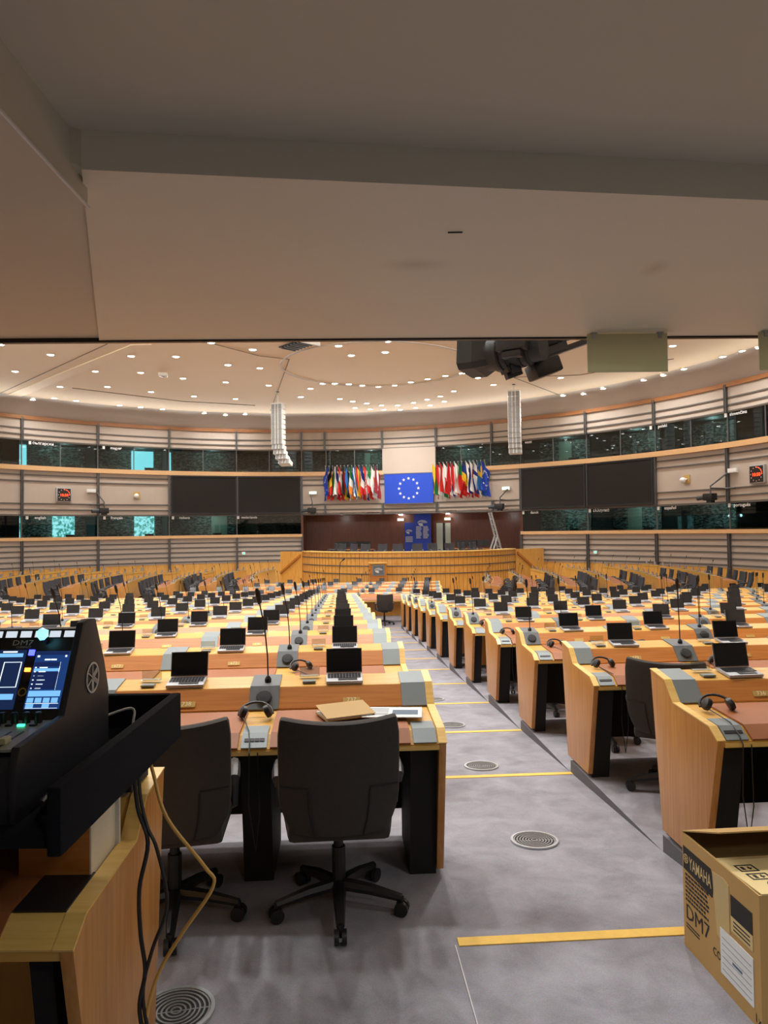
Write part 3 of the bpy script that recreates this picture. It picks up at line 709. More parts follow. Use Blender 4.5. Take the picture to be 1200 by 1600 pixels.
# ------------------------------------------------------------------ ceiling
ZC = 8.3
b = MB(); n = 72
vs = []; rs = [(19.3, 7.58), (19.05, 7.84), (18.6, 8.1), (17.8, ZC), (9, ZC), (0.01, ZC)]
for r, z in rs: vs += [(HC[0]+r*math.sin(2*PI*j/n), HC[1]+r*math.cos(2*PI*j/n), z) for j in range(n)]
fs = [(i*n+j, i*n+(j+1) % n, (i+1)*n+(j+1) % n, (i+1)*n+j) for i in range(len(rs)-1) for j in range(n)]
b.add(vs, fs); b.m = [1 if i < 3*n else 0 for i in range(len(fs))]
ce = struct('ceiling', b, [M['ceil'], M['cove']], fix=False)
ce.data.polygons.foreach_set('use_smooth', [True]*len(ce.data.polygons))
def seam(pts, r=0.02, material='seamc'):
    b = MB(); b.tube(pts, r, 4); tn[0] += 1; struct('trim_%d' % tn[0], b, M[material])
zc = ZC-0.005
seam([(-6.08, 38.3, zc), (-3.54, 26.91, zc)]); seam([(-5.98, 24.4, zc), (-4.6, 26.3, zc), (-3.54, 26.91, zc)]); seam([(-13.9, 31.7, zc), (-10, 35.2, zc), (-6.6, 36.6, zc)])
seam([(9.0, 35.2, zc), (4.0, 28.3, zc)]); seam([(5.6, 30.6, zc), (8.5, 30.3, zc), (11.4, 27.6, zc)]); seam([(-18.2, 33.2, zc), (-9.5, 24.4, zc)])
b = MB(); b.prism([(-18.2, 33.6), (-8.7, 24.5), (-8.0, 24.5), (-17.9, 34.2)], ZC-0.035, ZC+0.02, 'z'); tn[0] += 1; struct('trim_%d' % tn[0], b, M['ceil'])
b = MB(); b.ring(3.78, 3.86, ZC-0.03, ZC+0.01, 64, 0, Matrix.Translation((-0.2, 28.3, 0))); tn[0] += 1; struct('trim_%d' % tn[0], b, M['cove'])
LTS = [(-12.1, 25.77), (-14.72, 28.33), (-13.15, 24.3), (-5.9, 24.39), (-4.65, 25.41), (-9.28, 26.11), (-7.67, 26.28), (-6.05, 27.69), (-4.9, 28.3), (-11.58, 28.5), (-9.86, 28.83), (-8.46, 30.0), (-6.84, 30.88), (-5.09, 31.66), (-14.31, 31.38), (-12.26, 31.51), (-10.73, 32.77), (-9.06, 33.97), (-7.23, 34.75), (-16.8, 33.94), (-15.79, 34.01), (-15.05, 34.73), (-13.42, 36.09), (-12.56, 36.71), (-11.63, 37.36), (-9.72, 38.51), (-8.68, 39.01), (-7.61, 39.09), (-3.99, 34.47), (-1.54, 25.03), (-1.15, 26.42), (0.21, 24.51), (0.12, 26.01), (-3.31, 32.49), (-2.66, 31.4), (-2.12, 31.43), (-1.5, 31.6), (-0.91, 31.92), (-0.19, 32.25), (0.56, 32.01), (1.26, 31.36), (1.97, 30.74), (2.69, 30.14), (3.35, 29.69), (4.15, 30.61), (5.05, 32.14), (-2.12, 35.09), (-1.52, 35.83), (-0.82, 36.42), (-0.06, 37.03), (0.77, 37.09), (1.59, 36.4), (2.23, 35.56), (2.84, 34.75), (3.38, 33.51), (-1.47, 37.7), (-0.69, 38.15), (0.07, 38.41), (0.94, 38.47), (1.75, 37.93), (2.49, 37.21), (3.15, 36.15), (7.78, 30.82), (8.85, 34.65), (9.69, 34.07), (10.33, 33.04), (11.58, 31.3), (12.12, 30.43), (12.55, 29.37), (10.55, 25.61), (13.19, 27.34), (13.52, 26.48), (11.34, 24.54), (13.93, 26.04)]
def make_light():
    t = thing('ceiling_downlight'); b = MB(); b.ring(0.115, 0.155, -0.02, 0.012, 20); obj('rim', b, M['white'], t)
    b = MB(); b.lathe([(0.118, -0.004), (0.09, -0.02), (0.001, -0.028)], 20); obj('diffuser', b, M['lit'], t); return t
dl = freeze(make_light())
def zceil(x, y):
    r = math.hypot(x-HC[0], y-HC[1])
    for (r1, z1), (r0, z0) in zip(rs, rs[1:]):
        if r0 <= r <= r1: return z0+(z1-z0)*(r-r0)/(r1-r0)
    return ZC
def px_of(x, y): return x/y
def settle(x, y):      # lamps near the rim sit on the sloping cove, a little nearer
    x0, y0 = x, y
    for _ in range(12): k = (zceil(x, y)-1.70)/(ZC-1.70); x, y = x0*k, y0*k
    return round(x, 3), round(y, 3)
LTS = [settle(x, y) for x, y in LTS]
regs = {'left': [], 'ring': [], 'upper': [], 'lower': [], 'right': []}
for i, (x, y) in enumerate(LTS):
    q = 'left' if i < 29 else ('ring' if i < 46 else ('upper' if i < 55 else ('lower' if i < 62 else 'right')))
    regs[q].append((x/y, i))
lab_of = {}
for q, L in regs.items():
    for j, (_, i) in enumerate(sorted(L)):
        lab_of[i] = {'left': 'glowing round downlight, %s from the left among those left of the speaker column', 'ring': 'glowing round downlight, %s from the left in and round the ceiling disc', 'upper': 'glowing round downlight, %s from the left in upper arc of double row',
                     'lower': 'glowing round downlight, %s from the left in lower arc of double row', 'right': 'glowing round downlight, %s from the left beyond the right speaker column'}[q] % ORD[j]
LAMP = []
for i, (x, y) in enumerate(LTS):
    o = dl if i == 0 else dup(dl)
    o.location = (x, y, zceil(x, y)); tag(o, lab_of[i], 'ceiling light', 'ceiling downlights')
    LAMP.append((x, y, zceil(x, y)))
# smoke detector box, ceiling air slot
t = thing('smoke_detector', 'small white box fixed to the ceiling left of centre', 'smoke detector', (-9.0, 29.0, ZC-0.14), 0.2)
b = MB(); b.box(-0.17, 0.17, -0.17, 0.17, 0, 0.14); obj('housing', b, M['white'], t, bevel=0.02)
b = MB(); b.lathe([(0.001, -0.03), (0.07, -0.02), (0.08, 0.0)], 12); obj('sensor', b, M['silver'], t)
t = thing('ceiling_louvre', 'dark slatted opening in the ceiling at the soffit edge', 'louvre', (-2.95, 24.75, ZC-0.05), 0.75)
t.scale = (0.62, 0.62, 1)
b = MB(); b.box(-0.55, 0.55, -1.1, 1.1, 0, 0.03); obj('dark_back', b, M['black'], t)
for i in range(7): b = MB(); b.box(-0.5, 0.5, -0.05, 0.05, -0.05, 0.0); obj('slat', b, M['plate_dark'], t, loc=(0, -0.95+i*0.31, 0))
b = MB(); b.box(-0.65, 0.65, -1.22, -1.1, -0.1, 0.03); obj('frame_edge', b, M['white'], t)
# line array loudspeakers
def line_array(x, y, ztop, nb, h, lab, bend, lat):
    t = thing('line_array_speaker', lab, 'speaker', (x, y, ztop), -0.3, 'hanging speaker columns')
    b = MB(); b.tube([(0, 0.12, 0.0), (0, 0.12, 0.35)], 0.03, 6); b.box(-0.27, 0.27, -0.05, 0.4, -0.06, 0.0); obj('flying_frame', b, M['white'], t)
    b = MB(); b.tube([(0, 0.12, 0.1), (0, 0.12, ZC-ztop)], 0.012, 6); obj('cable', b, M['silver'], t)
    b = MB(); b.lathe([(0.07, 0), (0.07, 0.03), (0.001, 0.03)], 12); obj('ceiling_cup', b, M['black'], t, loc=(0, 0.12, ZC-ztop-0.03))
    px, pz, an = 0.0, -0.06, 0.0
    for i in range(nb):
        if i >= nb*0.55: an += bend
        x2 = Matrix.Translation((px*lat, -px, pz)) @ Matrix.Rotation(-an, 4, 'X')
        b = MB(); b.prism([(-0.02, -h+0.008), (0.36, -h+0.03), (0.36, -0.03), (-0.02, 0)], -0.28, 0.28, 'x'); o = obj('cabinet', b, M['array'], t); o.matrix_local = x2
        b = MB(); b.box(-0.25, -0.10, -0.03, -0.02, -h+0.006, -0.004); b.box(-0.05, 0.05, -0.03, -0.02, -h+0.006, -0.004); b.box(0.10, 0.25, -0.03, -0.02, -h+0.006, -0.004)
        g = obj('grille', b, M['array_grille'], o)
        px += -math.sin(an)*h; pz -= math.cos(an)*h
line_array(-4.95, 33.0, 7.75, 12, 0.235, 'white curved speaker column hanging left of the flags', 0.075, -1.7)
line_array(5.93, 32.0, 8.02, 12, 0.235, 'white speaker column hanging right of the flags', 0.03, -0.25)

# ------------------------------------------------------------------ the alcove the photograph is taken from
ed = lambda x: 3.292+0.0184*x                 # hall edge of the soffit
b = MB(); b.prism([(-1.0-0.0, ed(-1.2)) if False else (-1.31, ed(-1.31)), (3.4, ed(3.4)), (3.4, 2.21), (-0.735, 1.727)], 2.60, 2.72, 'z'); struct('ceiling_soffit', b, M['soffit'])  # paler plate; the one to its left takes the darker tone
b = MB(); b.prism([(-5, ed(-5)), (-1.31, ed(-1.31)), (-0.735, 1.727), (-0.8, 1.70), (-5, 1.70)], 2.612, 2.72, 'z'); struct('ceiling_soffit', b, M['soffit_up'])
b = MB(); b.prism([(-5, ed(-5)), (3.4, ed(3.4)), (3.4, ed(3.4)+0.025), (-5, ed(-5)+0.025)], 2.592, 2.74, 'z'); struct('trim_91', b, M['black'])
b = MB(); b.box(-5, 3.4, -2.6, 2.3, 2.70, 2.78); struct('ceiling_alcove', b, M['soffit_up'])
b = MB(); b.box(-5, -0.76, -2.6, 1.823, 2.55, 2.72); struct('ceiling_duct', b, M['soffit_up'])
b = MB(); b.tube([(-0.757, -2.6, 2.55), (-0.757, 1.823, 2.55)], 0.004, 4); struct('trim_92', b, M['white'])
b = MB(); b.box(-5.1, -5, -2.6, 3.2, 0, 2.78); struct('wall_alcove_left', b, M['near'])
b = MB(); b.box(3.4, 3.5, -2.6, 3.4, 0, 2.78); struct('wall_alcove_right', b, M['near'])
b = MB(); b.box(-5.1, 3.5, -2.7, -2.6, 0, 2.78); struct('wall_alcove_back', b, M['near'])
# stains on the soffit
def stain(m, spots):
    nt = m.node_tree; p = nt.nodes['Principled BSDF']; src = p.inputs['Base Color'].links[0].from_socket
    for x, y, rx, ry in spots:
        tc = nt.nodes.new('ShaderNodeTexCoord'); mp = nt.nodes.new('ShaderNodeMapping'); mp.inputs['Location'].default_value = (-x/rx, -y/ry, 0); mp.inputs['Scale'].default_value = (1/rx, 1/ry, 0)
        g = nt.nodes.new('ShaderNodeTexGradient'); g.gradient_type = 'SPHERICAL'; mx = nt.nodes.new('ShaderNodeMix'); mx.data_type = 'RGBA'; ml = nt.nodes.new('ShaderNodeMath'); ml.operation = 'MULTIPLY'; ml.inputs[1].default_value = 0.35
        nt.links.new(tc.outputs['Object'], mp.inputs['Vector']); nt.links.new(mp.outputs['Vector'], g.inputs['Vector']); nt.links.new(g.outputs['Fac'], ml.inputs[0]); nt.links.new(ml.outputs[0], mx.inputs['Factor'])
        nt.links.new(src, mx.inputs['A']); mx.inputs['B'].default_value = srgb(150, 128, 106); nt.links.new(mx.outputs['Result'], p.inputs['Base Color']); src = mx.outputs['Result']
stain(M['soffit'], ((0.117, 2.38, 0.13, 0.07), (0.95, 2.44, 0.05, 0.09)))
b = MB(); b.box(-0.022, 0.022, -0.003, 0.003, 0, 0.002); o = struct('trim_93', b, M['ink'], loc=(0.225, 2.12, 2.597))
# recessed glass downlight, clipped by the soffit edge
t = thing('recessed_lamp', 'ribbed glass recessed lamp in the low ceiling at top right', 'lamp', (1.24, 2.02, 2.70), 0)
b = MB(); b.ring(0.14, 0.165, -0.012, 0.0, 32); obj('rim', b, M['chrome'], t, smooth=True)
b = MB(); prof2 = [(0.14, -0.006)]
for i in range(8): prof2 += [(0.135-i*0.016, -0.02-0.004*(i % 2)-i*0.004), (0.128-i*0.016, -0.012-i*0.005)]
prof2 += [(0.004, -0.055)]
b.lathe(prof2, 32); obj('ribbed_glass', b, M['lampglass'], t, smooth=True)
b = MB(); b.lathe([(0.001, -0.045), (0.03, -0.05), (0.03, -0.03)], 12); obj('bulb', b, M['white'], t)
# pale green hanging plates
for i, x0 in enumerate((0.945, 1.735)):
    t = thing('hanging_plate', ('pale green blank plate hanging from the soffit beside the camera lens' if i == 0 else 'pale green blank plate hanging at the right picture edge'), 'sign plate', (x0, 3.25, 2.418), 0.01, 'green hanging plates')
    b = MB(); b.box(0, 0.37, -0.005, 0.005, 0, 0.178); obj('plate', b, M['green'], t, bevel=0.002)
    for xx in (0.03, 0.335): b = MB(); b.box(xx-0.007, xx+0.007, -0.011, 0.011, 0.155, 0.181); b.box(xx-0.014, xx+0.014, -0.014, 0.014, 0.176, 0.182); obj('clip', b, M['silver'], t)
# studio camera hanging just outside the soffit: lens points left and down into the hall
Yc = 4.2
def cpt(px, py, dy=0.0):
    px += 10; py -= 6
    Y = Yc+dy; return Vector(((px-600)/1110*Y+0.0, Y, 1.70+(830-py)/1110*Y))
t = thing('studio_camera', 'black broadcast camera with big lens hanging outside the soffit edge', 'camera', cpt(840, 540))
base = Vector(t.location)
def loc(px, py, dy=0): return tuple(cpt(px, py, dy)-base)
f0, f1, f2 = Vector(loc(722, 566, 0.16)), Vector(loc(768, 561, 0.06)), Vector(loc(800, 554, -0.02))
ax = (f2-f0).normalized(); up = Vector((0.18, 0, 1)); up = (up-ax*up.dot(ax)).normalized(); sd = ax.cross(up)
X = Matrix((sd, up, ax)).transposed().to_4x4(); X.translation = f0
b = MB()
sec = [(0.0, 0.125, 0.10), (0.10, 0.125, 0.105), (0.18, 0.085, 0.085)]
vs = []
for z, hw, hh in sec:
    c = 0.03
    vs += [(-hw+c, -hh, z), (hw-c, -hh, z), (hw, -hh+c, z), (hw, hh-c, z), (hw-c, hh, z), (-hw+c, hh, z), (-hw, hh-c, z), (-hw, -hh+c, z)]
fs = [(i*8+j, i*8+(j+1) % 8, (i+1)*8+(j+1) % 8, (i+1)*8+j) for i in range(2) for j in range(8)] + [tuple(range(8)), tuple(range(16, 24))]
b.add(vs, fs, 0, X); obj('lens_hood', b, M['lens'], t)
b = MB(); b.box(-0.10, 0.10, -0.08, 0.08, -0.004, 0.0, 0, X); obj('lens_glass', b, M['lensglass'], t)
b = MB(); b.tube([f0+ax*0.15, f0+ax*0.2, f0+ax*0.21, f0+ax*0.3, f0+ax*0.31, f0+ax*0.42, f0+ax*0.43, f0+ax*0.5], [0.1, 0.105, 0.112, 0.112, 0.1, 0.1, 0.085, 0.085], 20); obj('lens_barrel', b, M['lens'], t, smooth=True)
for zz, rr in ((0.24, 0.118), (0.28, 0.118), (0.36, 0.106), (0.40, 0.106)):
    b = MB(); b.ring(rr-0.012, rr, 0, 0.014, 28, 0, X @ Matrix.Translation((0, 0, zz))); obj('focus_ring', b, M['black'], t)
b = MB(); b.box(0.09, 0.16, -0.05, 0.05, 0.27, 0.45, 0, X); b.box(0.10, 0.15, -0.09, -0.05, 0.30, 0.42, 0, X); obj('zoom_motor', b, M['bezel'], t, bevel=0.01)
b = MB()
pl0, pl1 = Vector(loc(782, 588, 0)), Vector(loc(925, 538, 0.15)); d = (pl1-pl0).normalized()
x = Matrix.Translation(pl0) @ d.to_track_quat('X', 'Z').to_matrix().to_4x4(); Lp = (pl1-pl0).length
b.box(0, Lp, -0.05, 0.05, -0.012, 0.02, 0, x); b.box(0.02, 0.08, -0.06, 0.06, -0.03, 0.04, 0, x); b.box(0.0, 0.1, -0.02, 0.02, -0.05, 0.0, 0, x); b.box(0.18, 0.42, -0.06, 0.06, 0.0, 0.045, 0, x)
b.box(0.12, 0.15, -0.03, 0.03, 0.0, 0.2, 0, x); b.box(0.2, 0.23, -0.03, 0.03, 0.0, 0.2, 0, x); obj('support_plate', b, M['bezel'], t)
b = MB(); b.box(0.16, 0.34, -0.07, 0.07, -0.11, -0.015, 0, x); obj('battery_box', b, M['black'], t, bevel=0.015)
b = MB(); b.box(0.24, 0.62, -0.09, 0.09, 0.05, 0.3, 0, x); obj('camera_body', b, M['black'], t, bevel=0.02)
b = MB(); q = Vector(loc(826, 572, 0.02)); b.tube([q, q+Vector((0.0, 0, -0.05)), q+Vector((0.03, 0, -0.085)), q+Vector((0.055, 0, -0.05)), q+Vector((0.05, 0, 0.02))], 0.009, 6); obj('cable', b, M['blackcable'], t)
b = MB(); q = Vector(loc(905, 520, 0.12)); b.tube([q, q+Vector((0.15, 0.0, 0.25)), q+Vector((0.15, -0.9, 0.55))], 0.03, 8); obj('mount_arm', b, M['post'], t)
# ------------------------------------------------------------------ desks
ENDP = [(-0.11, 0.035), (0.0, 0.895), (-0.175, 0.868), (-0.27, 0.765), (-0.635, 0.740), (-0.712, 0.690), (-0.705, 0.655), (-0.56, 0.035)]
LEDGE = [(-0.01, 0.89), (-0.176, 0.864), (-0.27, 0.762), (-0.25, 0.745), (-0.01, 0.80)]
def strip(b, pts, x0, x1, th, m=0):      # a thin sheet that follows a (y, z) polyline, standing th proud of it
    up = [(p[0]-th*0.5, p[1]+th) for p in pts]
    b.prism(list(pts)+up[::-1], x0, x1, 'x', m)
def end_panel(t, x0, x1):
    b = MB(); b.prism(ENDP, x0, x1, 'x'); p = obj('end_panel', b, M['wood_panel'], t, bevel=0.004)
    b = MB(); strip(b, [(0.003, 0.895), (-0.176, 0.868), (-0.272, 0.766), (-0.637, 0.742), (-0.714, 0.692)], x0-0.003, x1+0.003, 0.006); obj('edge_strip', b, M['wood_edge'], p)
def mic_panel(t, x, hi):
    b = MB(); strip(b, [(-0.004, 0.892), (-0.178, 0.866), (-0.272, 0.764)], x-0.078, x+0.078, 0.006); sp = obj('speaker_panel', b, M['plate_dark'], t)
    b = MB(); n = Vector((0, -0.73, 0.68)).normalized()
    xf = Matrix.Translation((x, -0.232, 0.822)) @ n.to_track_quat('Z', 'Y').to_matrix().to_4x4()
    b.lathe([(0.042, 0.0), (0.042, 0.008), (0.036, 0.011), (0.001, 0.013)], 16, 0, xf); obj('speaker_grille', b, M['grille'], sp)
    b = MB(); b.lathe([(0.018, 0), (0.018, 0.02), (0.009, 0.035)], 10, 0, Matrix.Translation((x+0.01, -0.12, 0.878)))
    pts = [(x+0.01, -0.12, 0.9), (x+0.008, -0.12, 1.02), (x-0.005, -0.135, 1.18), (x-0.03, -0.175, 1.33)]
    b.tube(pts, 0.0042, 6); mc = obj('microphone', b, M['black'], t)
    b = MB(); b.tube([(x-0.028, -0.172, 1.315), (x-0.031, -0.18, 1.34), (x-0.038, -0.19, 1.385), (x-0.04, -0.193, 1.40)], [0.009, 0.014, 0.014, 0.006], 8); obj('windscreen', b, M['black'], mc)
def socket_panel(t, x0, x1, hi, jacks=True):
    b = MB(); strip(b, [(-0.53, 0.748), (-0.634, 0.742), (-0.708, 0.694)], x0, x1, 0.005); s = obj('socket_panel', b, M['plate'], t)
    if hi and jacks:
        b = MB()
        n = Vector((0, -0.55, 0.83)).normalized()
        for i in range(4):
            xf = Matrix.Translation((x0+(x1-x0)*(0.2+0.2*i), -0.672, 0.723)) @ n.to_track_quat('Z', 'Y').to_matrix().to_4x4()
            b.box(-0.011, 0.011, -0.009, 0.009, 0, 0.004, 0, xf)
        obj('jack', b, M['black'], s)
def make_desk(seats, cap=None, hi=True):
    t = thing('conference_desk')
    xl, xr = (-0.87, 0.87) if seats == 2 else (-0.075, 0.87)
    b = MB(); b.prism(LEDGE, xl, xr, 'x'); obj('ledge', b, [M['wood']], t)
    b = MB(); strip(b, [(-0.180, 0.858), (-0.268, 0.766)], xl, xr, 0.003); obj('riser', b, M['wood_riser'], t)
    b = MB(); b.prism([(-0.25, 0.760), (-0.634, 0.738), (-0.708, 0.69), (-0.70, 0.662), (-0.25, 0.715)], xl, xr, 'x'); obj('worktop', b, M['wood'], t)
    b = MB(); b.box(xl, xr, -0.7165, -0.700, 0.664, 0.684); obj('front_edge', b, M['wood_edge'], t)
    b = MB(); b.prism([(-0.03, 0.15), (-0.03, 0.80), (-0.055, 0.80), (-0.055, 0.15)], xl, xr, 'x'); m = obj('front_panel', b, M['wood_pod'], t)
    if hi:
        b = MB(); b.box(xl, xr, -0.075, -0.056, 0.15, 0.72); obj('shade_lining', b, M['matblack'], t)  # black sheet standing in for the shade under the desk
    # supports
    def support(x0, x1):
        b = MB(); b.prism([(-0.08, 0.0), (-0.06, 0.74), (-0.66, 0.70), (-0.53, 0.0)], x0, x1, 'x'); obj('leg', b, M['matblack'], t)
    if seats == 2: support(-0.07, 0.07)
    if cap == 'R': support(0.74, 0.87)
    elif cap == 'L': support(-0.87, -0.74) if seats == 2 else support(-0.07, 0.03)
    centers = (-0.435, 0.435) if seats == 2 else (0.435,)
    for c in centers:
        p0, p1 = (c-0.36, c+0.36) if not cap or seats == 1 or (c < 0) != (cap == 'L') else ((c-0.30, c+0.36) if cap == 'L' else (c-0.36, c+0.30))
        b = MB(); strip(b, [(-0.30, 0.759), (-0.634, 0.741), (-0.711, 0.692)], p0, p1, 0.009); obj('leather_pad', b, M['leather'], t)
        if hi:
            b = MB(); n = Vector((0, -0.73, 0.68)).normalized()
            xf = Matrix.Translation((c+0.03, -0.236, 0.804)) @ basis((1, 0, 0), (0, -0.68, 0.73)).to_4x4() if False else Matrix.Translation((c+0.03, -0.245, 0.797)) @ basis((1, 0, 0), (0, 0.67, 0.74)).to_4x4()
            b.box(-0.045, 0.045, -0.016, 0.016, 0, 0.004, 0, xf); obj('number_plate', b, M['brass'], t)
        b = MB(); b.box(c-0.235, c-0.165, -0.15, -0.105, 0.874, 0.884) ; obj('card_reader', b, M['plate'], t)
    # joint plates
    def plate(x0, x1): b = MB(); strip(b, [(-0.004, 0.892), (-0.178, 0.866), (-0.272, 0.764)], x0, x1, 0.005); obj('cover_plate', b, M['plate'], t)
    if seats == 2: plate(-0.87, -0.735 if cap == 'L' else -0.79)
    plate(0.735 if cap == 'R' else 0.79, 0.87)
    mic_panel(t, 0.0, hi)
    socket_panel(t, -0.06, 0.06, hi)
    if cap == 'R': socket_panel(t, 0.75, 0.86, hi, False); end_panel(t, 0.87, 0.905)
    if cap == 'L':
        if seats == 2: socket_panel(t, -0.86, -0.75, hi); end_panel(t, -0.905, -0.87)
        else: end_panel(t, -0.11, -0.075)
    return t
PROTO = {}
def desk(seats, cap, hi, x, y, z, rz, lab, group):
    key = (seats, cap, hi)
    if key not in PROTO:
        PROTO[key] = freeze(make_desk(*key)); o = PROTO[key]
    else: o = dup(PROTO[key])
    o.location = (x, y, z); o.rotation_euler = (0, 0, rz); tag(o, lab, 'desk', group); return o
# ------------------------------------------------------------------ laptops
def make_laptop(hi):
    t = thing('laptop')
    b = MB(); b.box(-0.1, 0.1, -0.078, 0.062, 0, 0.017); obj('base', b, M['silver'], t, bevel=0.004 if hi else 0)
    b = MB(); b.box(-0.035, 0.07, -0.066, -0.036, 0.018, 0.0195); obj('touchpad', b, M['black'], t)
    if hi:
        b = MB()
        for r in range(3):
            for i in range(11): b.box(-0.092+i*0.0168, -0.078+i*0.0168, -0.028+r*0.022, -0.011+r*0.022, 0.018, 0.0205)
        obj('keyboard', b, M['bezel'], t)
    tilt = rad(-21); x = Matrix.Translation((0, 0.055, 0.015)) @ Matrix.Rotation(tilt, 4, 'X')
    b = MB(); b.box(-0.1, 0.1, -0.001, 0.009, 0.004, 0.136, 0, x); b.box(-0.1, 0.1, 0.009, 0.013, 0.004, 0.136, 1, x); l = obj('lid', b, [M['bezel'], M['silver']], t)
    b = MB(); b.box(-0.093, 0.093, -0.003, -0.001, 0.012, 0.129, 0, x); obj('display', b, M['screen'], l)
    return t
LAP = {True: freeze(make_laptop(True)), False: freeze(make_laptop(False))}
LU = {True: False, False: False}
NLAP = 0
def laptop(hi, x, y, z, rz, lab, group):
    global NLAP
    NLAP += 1
    o = LAP[hi] if not LU[hi] else dup(LAP[hi]); LU[hi] = True
    o.location = (x, y, z); o.rotation_euler = (rad(8.7), 0, rz); tag(o, lab, 'laptop', group); return o
def make_stand():
    t = thing('name_stand'); b = MB(); b.box(-0.055, 0.055, -0.003, 0.0, 0, 0.05); b.box(-0.055, 0.055, -0.03, 0.0, 0, 0.003); obj('holder', b, M['acrylic'], t)
    b = MB(); b.box(-0.05, 0.05, -0.02, -0.006, 0.003, 0.006); obj('card_slip', b, M['paper'], t); return t
STD = freeze(make_stand()); STU = False
def make_phones():
    t = thing('headphones')
    b = MB(); pts = [(0.085*math.cos(a), 0.06*math.sin(a), 0.014+0.045*math.sin(a)) for a in [PI*i/14 for i in range(15)]]; b.tube(pts, 0.007, 8); obj('headband', b, M['black'], t, smooth=True)
    for s in (-1, 1):
        b = MB(); x = Matrix.Translation((s*0.06, -0.02, 0.034)) @ Matrix.Rotation(s*PI/2.8, 4, 'Y') @ Matrix.Diagonal((0.88, 0.88, 0.95, 1))
        b.lathe([(0.02, -0.018), (0.036, -0.014), (0.038, 0.0), (0.034, 0.012), (0.016, 0.018)], 16, 0, x); obj('ear_cup', b, M['black'], t, smooth=True)
    b = MB(); b.tube([(-0.07, -0.03, 0.02), (-0.05, -0.1, 0.012), (-0.03, -0.22, 0.004), (-0.025, -0.30, -0.03), (-0.026, -0.345, -0.06), (-0.03, -0.35, -0.3), (0.0, -0.35, -0.52), (0.02, -0.35, -0.35), (0.012, -0.345, -0.06)], 0.003, 5); obj('cable', b, M['blackcable'], t)
    return t
PHN = freeze(make_phones()); PHU = False
def phones(p, rz, lab):
    global PHU
    o = PHN if not PHU else dup(PHN); PHU = True
    o.location = p; o.rotation_euler = (rad(3), 0, rz); tag(o, lab, 'headphones', 'headphones on the desks')
# ------------------------------------------------------------------ chairs
def make_chair(hi):
    t = thing('office_chair')
    fab = M['chair'] if hi else M['chair_far']
    def back(u, v, off):
        z = 0.46+0.50*v; w = 0.245-0.055*max(0, 1-v*2.6)**2-0.01*max(0, v-.85)/.15
        x = (u*2-1)*w; dip = -0.018*(1-(u*2-1)**2)*max(0, (v-0.8)/0.2)
        y = -0.34-0.10*(v-0.2)**1.0-0.02*math.sin(v*PI) + 0.06*((u*2-1)**2)*0.8
        return (x, y+off, z+dip)
    b = MB(); nu, nv = (14, 14) if hi else (6, 5)
    vs = [back(i/nu, j/nv, -0.03) for j in range(nv+1) for i in range(nu+1)]+[back(i/nu, j/nv, 0.035) for j in range(nv+1) for i in range(nu+1)]
    N = (nu+1)*(nv+1); fs = []
    for j in range(nv):
        for i in range(nu):
            a = j*(nu+1)+i; fs += [(a, a+1, a+nu+2, a+nu+1), (a+N, a+nu+1+N, a+nu+2+N, a+1+N)]
    for i in range(nu): fs += [(i, i+N, i+1+N, i+1), (nv*(nu+1)+i, nv*(nu+1)+i+1, nv*(nu+1)+i+1+N, nv*(nu+1)+i+N)]
    for j in range(nv): a = j*(nu+1); c = a+nu; fs += [(a, a+nu+1, a+nu+1+N, a+N), (c, c+N, c+nu+1+N, c+nu+1)]
    b.add(vs, fs); bk = obj('backrest', b, fab, t, smooth=True, bevel=0.018 if hi else 0)
    if hi:
        for s in (-1, 1):
            b = MB(); b.tube([Vector(back(0.5+s*0.25, v, -0.0325)) for v in (0.02, 0.15, 0.3, 0.42)], 0.004, 5); obj('seam', b, M['seam'], bk)
        b = MB(); b.tube([Vector(back(u, 0.44, -0.032)) for u in (0.02, 0.1, 0.2, 0.25)], 0.003, 5); obj('seam', b, M['seam'], bk)
        b = MB(); b.tube([Vector(back(u, 0.44, -0.032)) for u in (0.98, 0.9, 0.8, 0.75)], 0.003, 5); obj('seam', b, M['seam'], bk)
    b = MB(); b.prism([(-0.21, -0.30), (0.21, -0.30), (0.25, 0.0), (0.23, 0.24), (-0.23, 0.24), (-0.25, 0.0)], 0.42, 0.50, 'z'); obj('seat', b, fab, t, bevel=0.025)
    for s in (-1, 1):
        b = MB(); b.tube([(s*0.2, 0.06, 0.43), (s*0.26, 0.06, 0.45), (s*0.265, 0.05, 0.62), (s*0.262, 0.0, 0.655), (s*0.26, -0.12, 0.66), (s*0.258, -0.17, 0.645), (s*0.258, -0.18, 0.615)], [0.018, 0.02, 0.022, 0.026, 0.027, 0.026, 0.014], 8)
        obj('armrest', b, M['armpad'], t, smooth=True)
    b = MB(); b.lathe([(0.03, 0.08), (0.03, 0.28), (0.022, 0.28), (0.022, 0.42)], 12); b.box(-0.1, 0.1, -0.12, 0.12, 0.38, 0.42); obj('gas_column', b, M['black'], t)
    for i in range(5):
        a = 2*PI*i/5-PI/2; d = Vector((math.cos(a), math.sin(a), 0))
        b = MB(); b.tube([d*0.03+Vector((0, 0, 0.11)), d*0.15+Vector((0, 0, 0.10)), d*0.29+Vector((0, 0, 0.075))], [0.03, 0.026, 0.018], 8); lg = obj('base_arm', b, M['castor'], t, smooth=True)
        if hi:
            b = MB(); side = Vector((-d.y, d.x, 0)); c = d*0.29+Vector((0, 0, 0.032))
            b.tube([c-side*0.026, c-side*0.006], 0.031, 14); b.tube([c+side*0.006, c+side*0.026], 0.031, 14); b.tube([c, c+Vector((0, 0, 0.05))], 0.01, 8); obj('castor', b, M['castor'], lg, smooth=True)
    return t
CH = {}
